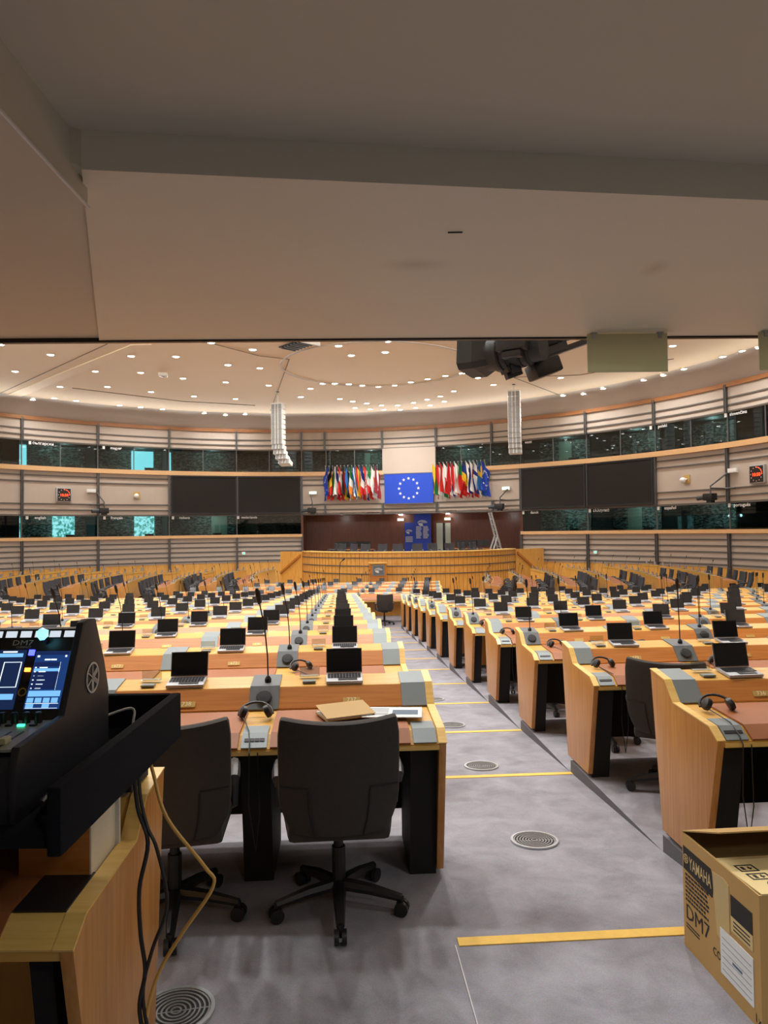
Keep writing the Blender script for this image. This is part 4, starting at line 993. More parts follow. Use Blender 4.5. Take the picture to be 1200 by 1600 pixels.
def chair(hi, x, y, z, rz, lab, group):
    if hi not in CH: CH[hi] = freeze(make_chair(hi)); o = CH[hi]
    else: o = dup(CH[hi])
    o.location = (x, y, z); o.rotation_euler = (0, 0, rz); tag(o, lab, 'chair', group); return o

# ------------------------------------------------------------------ rows of the main block
rn = random.Random(3)
def row_items(a, v, z, rz, hi, lab, group, near_gap):
    global STU
    x, y, _ = av(a, v)
    laptop(hi, x, y, z, rz, lab, group)
def numtext(o, lx, body):
    text('number', body, 0.034, M['numtext'], o, (lx+0.03, -0.2485, 0.8015), basis((1, 0, 0), (0, 0.67, 0.74)), bold=True)
LEDZ = 0.881
def put_seat(a, v, k, side, n, zr, dz=0.0):
    hi = k <= 3
    j = rn.uniform(-0.012, 0.012)
    off = 0.0
    x, y, _ = av(a+off+j, v-0.095)
    lab = 'open dark-screen laptop, %s seat from the aisle, %s row ahead %s' % (ORD[n], ORD[k], 'left of it' if side == 'L' else ('right of it' if side == 'R' else 'across its end'))
    l = laptop(hi, x, y, zk(k)+LEDZ, TH+rn.uniform(-0.05, 0.05)+(0.0), lab, {'L': 'laptops on the rows left of the aisle', 'R': 'laptops on the rows right of the aisle', 'C': 'laptops on the front rows'}[side])
    if k <= 4:
        global STU
        o = STD if not STU else dup(STD); STU = True
        sx, sy, _ = av(a-0.2, v-0.045); o.location = (sx, sy, zk(k)+LEDZ+0.012); o.rotation_euler = (0, 0, TH+rn.uniform(-.1, .1))
        tag(o, 'clear acrylic name stand, %s seat from the aisle, %s row ahead %s' % (ORD[n], ORD[k], 'left' if side == 'L' else 'right'), 'name stand', 'acrylic name stands')
    return l
DL = lambda m, k, side: 'wooden two-seat desk with speaker panel, %s from the aisle, %s row ahead %s' % (ORD[m], ORD[k], side)
SEAT_NO = {('L', 0): 737, ('L', 1): 671, ('L', 2): 605, ('R', 0): 736, ('R', 1): 670}
for k in range(12):
    # left of the aisle
    v = vL(k); m = 0
    while True:
        a = 0.495-0.905-1.74*m
        x, y, _ = av(a, v)
        if x+0.87 < -0.62*y-0.4: break
        if y > HC[1] and math.hypot(x-HC[0], y-HC[1]) > 17.8: break
        o = desk(2, 'R' if m == 0 else None, k <= 3, x, y, zk(k), TH, DL(m, k, 'left of it'), 'desks left of the aisle')
        for s, c in enumerate((0.435, -0.435)):
            xx = av(a+c, v)[0]
            if xx < -0.575*y-0.25: continue
            put_seat(a+c, v, k, 'L', 2*m+s, 0)
            if ('L', k) in SEAT_NO: numtext(o, c, str(SEAT_NO[('L', k)]+2*m+s))
        m += 1
    # right of the aisle
    v = vR(k); n = 0; S = k in (2, 4, 5, 7, 9, 10); aa = 1.76; m = 0
    while True:
        one = S and m == 0
        a = aa+0.11 if one else (aa+0.905 if m == 0 else aa+0.87)
        x, y, _ = av(a, v)
        if x-0.87 > 0.60*y+0.2: break
        if y > HC[1] and math.hypot(x-HC[0], y-HC[1]) > 17.6: break
        o = desk(1 if one else 2, 'L' if m == 0 else None, k <= 3, x, y, zk(k), TH, DL(m, k, 'right of it').replace('two-seat', 'one-seat' if one else 'two-seat'), 'desks right of the aisle')
        for c in ((0.435,) if one else (-0.435, 0.435)):
            xx = av(a+c, v)[0]
            if xx < 0.575*y+0.25:
                put_seat(a+c, v, k, 'R', n, 0)
                if ('R', k) in SEAT_NO: numtext(o, c, str(SEAT_NO[('R', k)]-n))
            n += 1
        aa = a+0.87; m += 1
# front rows that close the end of the aisle, facing the podium
for k, a0, a1 in ((12, -5.5, 3.2), (13, -4.6, 3.4), (14, -3.6, 3.6), (15, -2.6, 3.8)):
    v = vL(k); nm = int((a1-a0)/1.74+0.5)
    for m in range(nm):
        a = a1-0.9-1.74*m; x, y, _ = av(a, v)
        desk(2, 'R' if m == 0 else None, False, x, y, ZF, TH, 'wooden two-seat desk, %s from the right, %s front row past the aisle end' % (ORD[m], ORD[k-12]), 'front row desks')
        for s, c in enumerate((0.435, -0.435)):
            x, y, _ = av(a+c, v-0.095)
            laptop(False, x, y, ZF+LEDZ, TH+rn.uniform(-.06, .06), 'open laptop, %s from the right, %s front row past the aisle end' % (ORD[2*m+s], ORD[k-12]), 'laptops on the front rows')
# ------------------------------------------------------------------ side blocks: rows run away along the sides of the chamber
def side_row(side, idx, x0, y0, ang0, curv, z, nmod):
    x, y, an = x0, y0, ang0
    for m in range(nmod):
        # centre of this module along the curve; heading an is measured clockwise from straight ahead
        an_m = an+curv*0.87
        cx, cy = x+math.sin(an_m)*0.87, y+math.cos(an_m)*0.87
        if math.hypot(cx-HC[0], cy-HC[1]) > 18.0 or math.hypot(cx-PC[0], cy-PC[1]) < 7.0: break
        hd = Vector((math.sin(an_m), math.cos(an_m), 0))
        rz = (PI/2-an_m)-PI if side == 'L' else (PI/2-an_m)      # local x along the row, user on the outer side
        nrm = Vector((-math.sin(rz), math.cos(rz), 0)); lx = Vector((math.cos(rz), math.sin(rz), 0))
        word = 'left' if side == 'L' else 'right'
        desk(2, 'R' if (m == 0 and side == 'L') else ('L' if (m == 0) else None), False, cx, cy, z, rz, 'wooden two-seat desk, %s from the near end, %s row out on the %s side' % (ORD[m], ORD[idx], word), 'side block desks')
        for s in (0, 1):
            c = (0.435 if (s == 0) == (side == 'L') else -0.435)
            p = Vector((cx, cy, 0))+lx*c-nrm*0.095
            laptop(False, p.x, p.y, z+LEDZ, rz+rn.uniform(-.06, .06), 'open laptop, %s from the near end, %s row out on the %s side' % (ORD[2*m+s], ORD[idx], word), 'laptops on the side rows')
            if 2*m+s < 6:
                q = Vector((cx, cy, 0))+lx*c-nrm*(0.87+rn.uniform(-.03, .03))
                chair(False, q.x, q.y, z, rz+rn.uniform(-.25, .25), 'grey office chair, %s from the near end, %s row out on the %s side' % (ORD[2*m+s], ORD[idx], word), 'side row chairs')
        x, y = x+math.sin(an_m)*1.74, y+math.cos(an_m)*1.74; an += curv*1.74
LS = [(-5.3, 29.3), (-6.6, 28.0), (-7.8, 26.4), (-9.3, 25.7), (-10.9, 25.5), (-12.6, 25.2), (-14.4, 24.9)]
for i, (x0, y0) in enumerate(LS): side_row('L', i, x0, y0, rad(-16), rad(2.9), ZF+0.05*i, 5)
RS_ = [(3.6, 26.6), (4.6, 24.9), (5.9, 24.3), (7.4, 23.9), (9.0, 23.5), (10.7, 23.2)]
for i, (x0, y0) in enumerate(RS_): side_row('R', i, x0, y0, rad(15), rad(-2.2), ZF+0.07*i, 5)
print('LAPTOPS', NLAP)
# raised floor under the side rows
for i, (x0, y0) in enumerate(LS[1:] + RS_[1:]): pass

# chairs near the camera
NAVY = 'chairs at the near desks'
chair(True, -0.225, 3.26, 0, TH+0.02, 'black upholstered office chair seen from behind at the nearest desk left of aisle', NAVY)
chair(True, -0.95, 3.2, 0, TH+0.16, 'black upholstered office chair half hidden behind the mixing console desk', NAVY)
chair(True, 1.95, 4.86, zk(1), -0.5, 'black office chair at the second desk row right of the aisle', NAVY)
chair(True, 2.12, 3.36, 0, TH-0.1, 'black office chair behind the cardboard box at the nearest right desk', NAVY)
for k, da, dv in ((2, 0.5, 0.12), (3, 0.45, 0.1), (4, 0.42, 0.08), (5, 0.4, 0.08), (6, 0.4, 0.08), (7, .4, .08)):
    x, y, _ = av(1.80+da, vR(k)-0.92)
    chair(True, x, y, zk(k)-0.06*0, TH+rn.uniform(-.3, .1), 'black office chair tucked under the aisle-end desk, %s row ahead right of aisle' % ORD[k], NAVY)
x, y, _ = av(1.33, vL(12)-1.05); chair(True, x, y, ZF, TH, 'black office chair facing the desk that closes the end of the aisle', NAVY)
# headphones
def on_desk(side, k, a, dv, lab, rz=0.2):
    v = vL(k) if side == 'L' else vR(k)
    x, y, _ = av(a, v+dv); phones((x, y, zk(k)+0.762), TH+rz, lab)
on_desk('L', 0, -0.435, -0.40, 'black headphones between the leather pads of the nearest left desk', 0.1)
on_desk('L', 1, -0.30, -0.36, 'black headphones on the second left desk row beside the speaker panel', 0.5)
on_desk('R', 0, 1.93, -0.40, 'black headphones on the aisle corner of the nearest right desk', -0.1)
on_desk('R', 1, 1.95, -0.38, 'black headphones on the aisle corner of the second right desk', 0.1)
on_desk('R', 1, 2.86, -0.38, 'black headphones on the second right desk row beside the speaker panel', -0.5)
on_desk('R', 2, 2.06, -0.38, 'black headphones on the aisle corner of the third right desk', 0.2)
on_desk('R', 3, 1.95, -0.38, 'black headphones on the aisle corner of the fourth right desk', 0.0)
on_desk('R', 4, 2.0, -0.38, 'black headphones on the aisle corner of the fifth right desk', 0.2)
# papers and folder on the nearest left desk
x, y, _ = av(0.12, vL(0)-0.44)
t = thing('folder', 'open tan folder lying on the nearest left desk beside the papers', 'folder', (x-0.10, y, 0.770), TH+0.35)
b = MB(); b.box(-0.13, 0.13, -0.09, 0.09, 0, 0.006); obj('back_cover', b, M['tancover'], t)
b = MB(); b.box(-0.125, 0.125, -0.085, 0.085, 0.006, 0.012); obj('sheets', b, M['paper'], t)
b = MB(); b.box(-0.13, 0.13, 0, 0.18, 0, 0.003, 0, Matrix.Translation((0, -0.09, 0.012)) @ Matrix.Rotation(rad(9), 4, 'X')); obj('front_cover', b, M['tancover'], t)
t = thing('document', 'white printed document with dark picture on the nearest left desk', 'paper', (x+0.14, y+0.02, 0.7715), TH-0.12)
b = MB(); b.box(-0.15, 0.15, -0.10, 0.10, 0, 0.004); obj('sheet', b, M['paper'], t)
b = MB(); b.box(0.0, 0.13, -0.05, 0.04, 0.004, 0.005); obj('picture', b, M['bluepic'], t)
b = MB()
for i in range(5): b.box(-0.13, -0.02, -0.06+i*0.03, -0.052+i*0.03, 0.004, 0.0047)
obj('text_lines', b, M['ink'], t)
# podium chairs and desk equipment
for i in range(11):
    be = -67+i*11.9; x, y, _ = pod(be, 4.3)
    chair(False, x, y, 0.15, rad(be)+PI+(0.15 if i % 2 else -0.1), 'grey office chair behind the podium front, %s from the left' % ORD[i], 'podium chairs')
t0 = None
def make_pmon():
    t = thing('podium_monitor'); b = MB(); b.box(-0.22, 0.22, -0.02, 0.02, 0.12, 0.42); obj('screen', b, M['black'], t)
    b = MB(); b.box(-0.03, 0.03, -0.02, 0.02, 0, 0.14); b.box(-0.1, 0.1, -0.07, 0.07, 0, 0.015); obj('stand', b, M['black'], t); return t
pm = freeze(make_pmon()); nn = 0
bdesks = [(-1.7, 38.6, 2.2, 'left'), (4.7, 37.9, 2.0, 'right')]
for x0, y0, w, sd in bdesks:
    t = thing('side_table', 'dark staff table at the back of the podium, %s of the banner' % sd, 'table', (x0, y0, 0), -rad(AX))
    b = MB(); b.box(-w/2, w/2, -0.35, 0.35, 0.7, 0.74); obj('tabletop', b, M['wood_riser'], t)
    b = MB(); b.box(-w/2, w/2, 0.3, 0.34, 0.05, 0.7); obj('front_panel', b, M['wood_dark'], t)
    for s in (-1, 1): b = MB(); b.box(s*w/2-0.03, s*w/2+0.03, -0.33, 0.33, 0, 0.7); obj('leg', b, M['black'], t)
    for j in range(5):
        f = -w/2+0.3+j*(w-0.6)/4; o = pm if nn == 0 else dup(pm); nn += 1
        o.location = (x0+f*math.cos(-rad(AX)), y0+f*math.sin(-rad(AX)), 0.745); o.rotation_euler = (0, 0, -rad(AX)+rn.uniform(-.3, .3))
        tag(o, 'black monitor on the staff table %s of the banner, %s from the left' % (sd, ORD[j]), 'monitor', 'podium monitors')
b = MB(); b.box(-0.35, 0.35, -0.05, 0.05, -0.02, 0.0)
# ------------------------------------------------------------------ console desk in the foreground
KX, KB = -0.765, 2.46        # right end and back of the desk
t = thing('console_desk', 'wooden end desk with kinked side panel under the black mixing console tray', 'desk', (KX, KB, 0), 0.0)
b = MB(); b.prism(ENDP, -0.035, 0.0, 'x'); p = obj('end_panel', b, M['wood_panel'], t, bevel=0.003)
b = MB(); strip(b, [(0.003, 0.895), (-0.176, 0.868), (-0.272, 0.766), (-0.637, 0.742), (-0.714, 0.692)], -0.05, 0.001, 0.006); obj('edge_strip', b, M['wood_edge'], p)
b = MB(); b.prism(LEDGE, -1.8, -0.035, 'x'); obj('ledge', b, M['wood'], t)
b = MB(); b.prism([(-0.25, 0.760), (-0.634, 0.738), (-0.708, 0.69), (-0.70, 0.662), (-0.25, 0.715)], -1.8, -0.035, 'x'); obj('worktop', b, M['wood'], t)
b = MB(); strip(b, [(-0.635, 0.741), (-0.712, 0.692)], -1.8, -0.036, 0.006); obj('front_edge', b, M['wood_edge'], t)
b = MB(); strip(b, [(-0.30, 0.759), (-0.634, 0.741), (-0.705, 0.696)], -0.86, -0.19, 0.010); obj('leather_pad', b, M['leather'], t)
b = MB(); strip(b, [(-0.45, 0.75), (-0.634, 0.741)], -0.185, -0.05, 0.012); obj('socket_panel', b, M['black'], t)
b = MB(); b.box(-1.8, -0.035, -0.12, -0.08, 0.1, 0.75); obj('front_panel', b, M['wood_pod'], t)
b = MB(); b.prism([(-0.12, 0.0), (-0.1, 0.72), (-0.62, 0.68), (-0.5, 0.0)], -0.16, -0.10, 'x'); obj('leg', b, M['matblack'], t)
# wooden risers under the tray
t = thing('riser_block', 'pale wooden riser board under the near corner of the black tray', 'riser', (-0.822, 2.08, 0.752), 0)
b = MB(); b.box(-0.20, -0.004, -0.09, 0.09, 0, 0.305); obj('block', b, M['wood_riser'], t)
b = MB(); b.box(-0.004, 0.0, -0.09, 0.09, 0, 0.305); obj('pale_face', b, M['marble'], t)
b = MB(); b.box(0.0, 0.012, 0.085, 0.097, 0, 0.3); obj('pale_edge', b, M['logo'], t)
b = MB(); b.box(-1.5, -1.3, 1.74, 1.92, 0.752, 1.057); o = obj('riser_block', b, M['wood_riser']); tag(o, 'brown wooden riser board under the left part of the black tray', 'riser')
b = MB(); b.box(-1.6, -0.80, 2.24, 2.40, 0.895, 1.057); o = obj('riser_block', b, M['matblack']); tag(o, 'dark riser box on the desk ledge under the back of the tray', 'riser')
# black felt tray
t = thing('equipment_tray', 'black felt-covered tray with raised rim holding the mixing console', 'tray', (-0.66, 1.47, 1.06))
b = MB(); b.box(-1.25, -0.03, 0.0, 0.83, 0, 0.025); obj('base_board', b, M['felt'], t)
def rim(n, x0, x1, y0, y1, z0, z1): b = MB(); b.box(x0, x1, y0, y1, z0, z1); obj(n, b, M['felt'], t, bevel=0.006)
rim('side_rim', -0.03, 0.0, -0.02, 0.83, -0.01, 0.13); rim('back_rim', -1.25, -0.03, 0.80, 0.83, 0.0, 0.13)
# mixing console
CX = -0.79
t = thing('mixing_console', 'black digital mixing console with two lit touch screens and fader deck', 'mixing console', (CX, 1.53, 1.085))
SIDE = [(0.0, 0.0), (0.0, 0.11), (0.015, 0.15), (0.235, 0.165), (0.35, 0.372), (0.41, 0.378), (0.47, 0.26), (0.50, 0.18), (0.50, 0.0)]
b = MB(); b.prism([(y, z-0.012 if 0.2 < y < 0.42 or y < .2 and z > .12 else z) for y, z in SIDE], -1.1, -0.018, 'x'); obj('chassis', b, M['console'], t)
b = MB(); b.prism([(-0.005, 0.0), (-0.005, 0.115), (0.012, 0.16), (0.225, 0.172), (0.335, 0.385), (0.36, 0.392), (0.415, 0.388), (0.475, 0.265), (0.505, 0.18), (0.505, 0.0)], -0.018, 0.0, 'x'); ck = obj('side_cheek', b, M['console'], t, bevel=0.003)
# emblem on the cheek: ring with three crossed forks
R = basis((0, 1, 0), (0, 0, 1)); e = MB()
e.ring(0.036, 0.041, 0, 0.002, 32)
for i in range(3):
    a = i*PI/3+PI/2
    for o_ in (-0.0045, 0, 0.0045): e.box(-0.034 if o_ == 0 else -0.002, 0.034, o_-0.0012, o_+0.0012, 0, 0.0018, 0, Matrix.Rotation(a+PI, 4, 'Z'))
lg = obj('emblem', e, M['logo'], ck); lg.matrix_local = Matrix.Translation((0.001, 0.39, 0.232)) @ R.to_4x4()
# sloping face with screens (local face frame: x right, f up the slope)
p0 = Vector((0, 0.232, 0.158)); p1 = Vector((0, 0.345, 0.368)); fu = (p1-p0).normalized(); fl_ = (p1-p0).length; fn_ = Vector((1, 0, 0)).cross(fu)
FX = Matrix((Vector((1, 0, 0)), fu, fn_)).transposed().to_4x4(); FX.translation = p0
def face(n, x0, x1, f0, f1, h0, h1, material, par=t): b = MB(); b.box(x0, x1, f0*fl_, f1*fl_, h0, h1, 0, FX); return obj(n, b, material, par)
face('face_panel', -1.09, -0.02, 0.0, 1.0, -0.004, 0.003, M['consoleface'])
face('led_strip', -1.08, -0.022, 0.895, 0.90, 0.003, 0.006, M['consoleface'])
g = MB()
for i in range(22): g.box(-0.035-i*0.038-0.014, -0.035-i*0.038+0.014, 0.90*fl_, 0.975*fl_, 0.003, 0.005, 0, FX)
obj('work_light', g, M['ledstrip'], t)
s2 = face('touch_screen', -0.109, -0.022, 0.12, 0.74, 0.003, 0.006, M['scr2'])
s1 = face('touch_screen', -0.36, -0.136, 0.12, 0.76, 0.003, 0.006, M['scr1'])
def ui(par, rects, material, nm):
    b = MB()
    q = (lambda x: -0.022+(x+0.035)*0.725) if par is s2 else (lambda x: -0.136+(x+0.215)*0.914)
    for x0, x1, f0, f1 in rects: b.box(q(x0), q(x1), (f0+0.02)*fl_, (f1+0.02)*fl_, 0.006, 0.0068, 0, FX)
    obj(nm, b, material, par)
ui(s2, [(-0.153, -0.037, 0.68, 0.715), (-0.153, -0.06, 0.305, 0.49), (-0.153, -0.06, 0.55, 0.60)], M['ui3'], 'menu_area')
ui(s2, [(-0.150, -0.04, 0.23, 0.29), (-0.150, -0.062, 0.50, 0.53), (-0.150, -0.124, 0.11, 0.15), (-0.094, -0.070, 0.11, 0.15)] + [(-0.150+i*0.028, -0.128+i*0.028, 0.165, 0.215) for i in range(4)], M['ui1'], 'button_block')
ui(s2, [(-0.12, -0.10, 0.62, 0.635), (-0.098, -0.078, 0.62, 0.635)] + [(-0.148, -0.142, 0.31+i*0.045, 0.322+i*0.045) for i in range(6)] + [(-0.132, -0.112+0.004*(i % 3), 0.31+i*0.045, 0.32+i*0.045) for i in range(6)] + [(-0.152, -0.04, 0.154, 0.158), (-0.062, -0.0605, 0.3, 0.6), (-0.148, -0.14, 0.655, 0.675), (-0.05, -0.044, 0.655, 0.675), (-0.15, -0.04, 0.105, 0.108)], M['ui2'], 'screen_text')
ui(s1, [(-0.455, -0.222, 0.66, 0.70), (-0.455, -0.222, 0.20, 0.26), (-0.455, -0.36, 0.12, 0.18)], M['ui1'], 'button_block')
ui(s1, [(-0.27, -0.268, 0.33, 0.6), (-0.222, -0.220, 0.33, 0.6), (-0.27, -0.22, 0.6, 0.605), (-0.27, -0.22, 0.33, 0.335), (-0.34, -0.29, 0.12, 0.16), (-0.28, -0.24, 0.71, 0.725), (-0.30, -0.28, 0.52, 0.535), (-0.34, -0.31, 0.43, 0.44)], M['ui2'], 'screen_text')
for nm, f0, f1, mt in (('power_key', 0.70, 0.76, 'ledblue'), ('mode_key', 0.52, 0.56, 'ledorange'), ('mode_key', 0.60, 0.64, 'knob'), ('mode_key', 0.38, 0.42, 'knob'), ('mode_key', 0.20, 0.24, 'knob')):
    face(nm, -0.1295, -0.1155, f0, f1, 0.003, 0.007, M[mt])
b = MB(); b.ring(0.008, 0.0105, 0.003, 0.006, 20, 0, FX @ Matrix.Translation((-0.1225, 0.30*fl_, 0))); obj('jog_ring', b, M['brass'], t)
text('model_lettering', 'DM7', 0.02, M['logo'], t, tuple(FX @ Vector((-0.152, 0.84*fl_, 0.0045))), FX.to_3x3(), sx=1.35)
text('small_lettering', 'COMPACT', 0.008, M['logo'], t, tuple(FX @ Vector((-0.147, 0.79*fl_, 0.0045))), FX.to_3x3())
# fader deck
d0 = Vector((0, 0.012, 0.153)); d1 = Vector((0, 0.228, 0.160)); du = (d1-d0).normalized(); dn = Vector((1, 0, 0)).cross(du)
DX = Matrix((Vector((1, 0, 0)), du, dn)).transposed().to_4x4(); DX.translation = d0
b = MB(); b.box(-1.09, -0.02, 0, 0.215, -0.004, 0.002, 0, DX); obj('fader_deck', b, M['consoledeck'], t)
for i in range(12):
    xx = -0.055-i*0.029
    b = MB(); b.box(xx-0.0025, xx+0.0025, 0.02, 0.125, 0.002, 0.0028, 0, DX); sl = obj('fader_slot', b, M['black'], t)
    b = MB(); b.box(xx-0.008, xx+0.008, 0.03, 0.055, 0.002, 0.016, 0, DX); obj('fader_cap', b, M['fader'], sl, bevel=0.002)
    b = MB(); b.lathe([(0.009, 0.002), (0.008, 0.026), (0.006, 0.028), (0.001, 0.028)], 14, 0, DX @ Matrix.Translation((xx, 0.195, 0))); obj('encoder', b, M['knob'], t, smooth=True)
    b = MB(); b.box(xx-0.008, xx+0.008, 0.165, 0.173, 0.002, 0.006, 0, DX); obj('channel_key', b, M['ledgreen' if i == 1 else ('ui1' if i == 4 else 'knob')], t)
# glowing crystal lamp on the console top
t = thing('desk_lamp', 'small faceted lamp glowing pale blue at the console top', 'lamp', (CX-0.09, 1.86, 1.425))
b = MB(); b.tube([(0, 0, -0.01), (0.0, -0.02, 0.02)], 0.006, 8); obj('stem', b, M['black'], t)
b = MB(); bb = bmesh.new(); bmesh.ops.create_icosphere(bb, subdivisions=2, radius=0.016)
for v in bb.verts: v.co *= random.uniform(0.75, 1.12)
me = bpy.data.meshes.new('crystal'); bb.to_mesh(me); bb.free(); me.materials.append(M['crystal']); o = obj('crystal', me, parent=t, loc=(0.0, -0.03, 0.022))
# cables
def cable(n, pts, r, material, lab):
    P = [Vector(p) for p in pts]; out = []
    for i in range(len(P)-1):
        a, b_, c, d = P[max(i-1, 0)], P[i], P[i+1], P[min(i+2, len(P)-1)]
        for s in range(6):
            u = s/6; out.append(0.5*((2*b_)+(c-a)*u+(2*a-5*b_+4*c-d)*u*u+(3*b_-a-3*c+d)*u**3))
    out.append(P[-1]); b = MB(); b.tube(out, r, 8); o = obj(n, b, M[material], smooth=True); tag(o, lab, 'cable', 'cables at the console'); return o
cable('cable', [(-0.71, 2.1, 1.09), (-0.66, 2.02, 1.03), (-0.60, 1.95, 0.93), (-0.50, 1.95, 0.80), (-0.475, 1.95, 0.745), (-0.56, 1.95, 0.62), (-0.63, 1.95, 0.50), (-0.66, 1.94, 0.35), (-0.655, 1.92, 0.12), (-0.62, 1.88, 0.006), (-0.5, 1.7, 0.006)], 0.005, 'tancable', 'tan cable looping out from under the tray down the desk end')
cable('cable', [(-0.71, 2.05, 1.09), (-0.69, 2.0, 0.98), (-0.66, 1.97, 0.90), (-0.63, 1.96, 0.84), (-0.60, 1.95, 0.70), (-0.64, 1.95, 0.58), (-0.665, 1.95, 0.48), (-0.655, 1.94, 0.40), (-0.61, 1.93, 0.25), (-0.58, 1.9, 0.1), (-0.57, 1.88, 0.006)], 0.005, 'blackcable', 'black cable down the desk end, outer one crossing towards the chair')
cable('cable', [(-0.71, 2.0, 1.09), (-0.69, 1.98, 0.95), (-0.655, 1.96, 0.86), (-0.675, 1.95, 0.74), (-0.672, 1.95, 0.62), (-0.66, 1.95, 0.52), (-0.672, 1.94, 0.42), (-0.635, 1.93, 0.26), (-0.62, 1.90, 0.15), (-0.645, 1.88, 0.006)], 0.006, 'blackcable', 'black cable lying close against the wooden desk end')
cable('cable', [(-0.84, 2.02, 1.17), (-0.75, 2.10, 1.19), (-0.73, 2.06, 1.15), (-0.715, 2.03, 1.10)], 0.0035, 'whitecable', 'pale cable behind the console inside the tray')
cable('cable', [(-0.90, 1.42, 1.16), (-0.885, 1.415, 1.1), (-0.89, 1.42, 0.98), (-0.90, 1.43, 0.8), (-0.88, 1.44, 0.7), (-0.86, 1.46, 0.45), (-0.85, 1.47, 0.02)], 0.005, 'whitecable', 'grey cable hanging over the near edge of the tray')
t = thing('cable_bundle', 'coiled black cable with metal plugs lying in the tray', 'cable bundle', (-0.742, 1.60, 1.09), 0.3)
b = MB(); pts = [(0.028*math.cos(a*0.9)+0.0005*a, 0.05*math.sin(a*0.9), 0.004+0.0012*a) for a in range(0, 22)]; b.tube(pts, 0.0045, 6); obj('coil', b, M['blackcable'], t, smooth=True)
for x0, y0 in ((0.0, 0.03), (-0.02, -0.05)): b = MB(); b.tube([(x0, y0, 0.032), (x0+0.01, y0+0.045, 0.036)], 0.008, 10); obj('plug', b, M['bezel'], t, smooth=True)

# ------------------------------------------------------------------ cardboard box
BX, BY0, BY1, BH = 1.248, 2.43, 2.946, 0.455
sk = 0.035
t = thing('cardboard_box', 'open printed cardboard box on the carpet beside the nearest right desk', 'box', (BX, BY0, 0), 0.0855)
W, D = 0.72, BY1-BY0; th = 0.006
def bb_(n, x0, x1, y0, y1, z0, z1, material): b = MB(); b.box(x0, x1, y0, y1, z0, z1); return obj(n, b, material, t)
sidep = bb_('side_panel', 0, th, 0, D, 0, BH, M['card']); bb_('back_panel', th, W, D-th, D, 0, BH, M['cardin']); nearp = bb_('near_panel', th, W, 0, th, 0, BH, M['card']); bb_('right_panel', W-th, W, th, D-th, 0, BH, M['card']); bb_('bottom_panel', th, W-th, th, D-th, 0, th, M['cardin'])
b = MB(); b.box(0.0, W, -0.30, 0, 0, 0.005, 0, Matrix.Translation((0, D, BH)) @ Matrix.Rotation(rad(-21), 4, 'X')) ; far = obj('far_flap', b, M['cardin'], t)
b = MB(); b.box(0.01, W, 0.0, 0.30, 0, 0.005, 0, Matrix.Translation((0, 0.0, BH)) @ Matrix.Rotation(rad(-3), 4, 'X')); nf = obj('near_flap', b, M['cardtop'], t)
b = MB(); b.box(-0.002, 0.0, 0.0, 0.22, -0.02, 0.0); o = obj('inner_flap', b, M['cardin'], t, loc=(0.008, 0.26, BH)); 
# printing on the left side; u runs from the far edge towards the camera, w upwards
PR_ = basis((0, -1, 0), (0, 0, 1))
def pr(n, u0, u1, w0, w1, material, par=sidep, d=0.0015):
    b = MB(); b.box(-d, 0, D-u1, D-u0, w0, w1); return obj(n, b, M[material], par)
def quad(n, pts, material, d=0.0015):
    b = MB(); b.prism([(D-u, w) for u, w in pts], -d, 0, 'x'); return obj(n, b, M[material], sidep)
quad('brand_band', [(0.008, 0.405), (0.215, 0.405), (0.235, 0.37), (0.222, 0.30), (0.008, 0.315)], 'ink')
text('brand_lettering', 'YAMAHA', 0.068, M['cardtop'], sidep, (-0.002, D-0.136, 0.352), PR_, bold=True, sx=0.58)
e = MB(); e.ring(0.015, 0.018, 0, 0.001, 24)
for i in range(3): e.box(-0.015, 0.015, -0.0012, 0.0012, 0, 0.001, 0, Matrix.Rotation(i*PI/3+PI/2, 4, 'Z'))
o = obj('brand_emblem', e, M['cardtop'], sidep); o.matrix_local = Matrix.Translation((-0.0018, D-0.03, 0.36)) @ PR_.to_4x4()
b = MB()
rl = random.Random(5)
for i in range(7):
    u = 0.02
    while u < 0.19-0.008*(i % 3):
        l = rl.uniform(0.008, 0.022); b.box(-0.001, 0, D-u-l, D-u, 0.292-i*0.0165, 0.301-i*0.0165); u += l+0.005
obj('small_print', b, M['ink'], sidep)
text('model_lettering', 'DM7', 0.085, M['ink'], sidep, (-0.0012, D-0.108, 0.148), PR_, sx=1.05)
text('model_lettering', 'CO', 0.042, M['ink'], sidep, (-0.0012, D-0.246, 0.105), PR_, bold=True, sx=0.9)
b = MB()
for i in range(2): b.box(-0.001, 0, D-0.12, D-0.02, 0.098-i*0.012, 0.103-i*0.012)
obj('small_print', b, M['ink'], sidep)
quad('clear_tape', [(0.225, 0.40), (0.30, 0.41), (0.335, 0.40), (0.335, 0.16), (0.25, 0.18), (0.235, 0.30)], 'inktape')
pr('black_patch', 0.345, 0.475, 0.30, 0.375, 'ink'); pr('pale_label', 0.345, 0.475, 0.245, 0.298, 'cardtop')
b = MB()
for i in range(3): b.box(-0.002, -0.0015, D-0.46, D-0.36, 0.255+i*0.014, 0.26+i*0.014)
obj('label_print', b, M['ink'], sidep)
pr('shipping_label', 0.272, 0.475, 0.055, 0.222, 'paper', d=0.002)
b = MB()
for i in range(6): b.box(-0.0026, -0.002, D-0.465, D-0.285, 0.075+i*0.023, 0.0765+i*0.023)
b.box(-0.0026, -0.002, D-0.41, D-0.35, 0.128, 0.137); obj('label_print', b, M['bluepic'], sidep)
text('side_marking', '1x', 0.04, M['ink'], sidep, (-0.0012, D-0.495, 0.03), PR_)
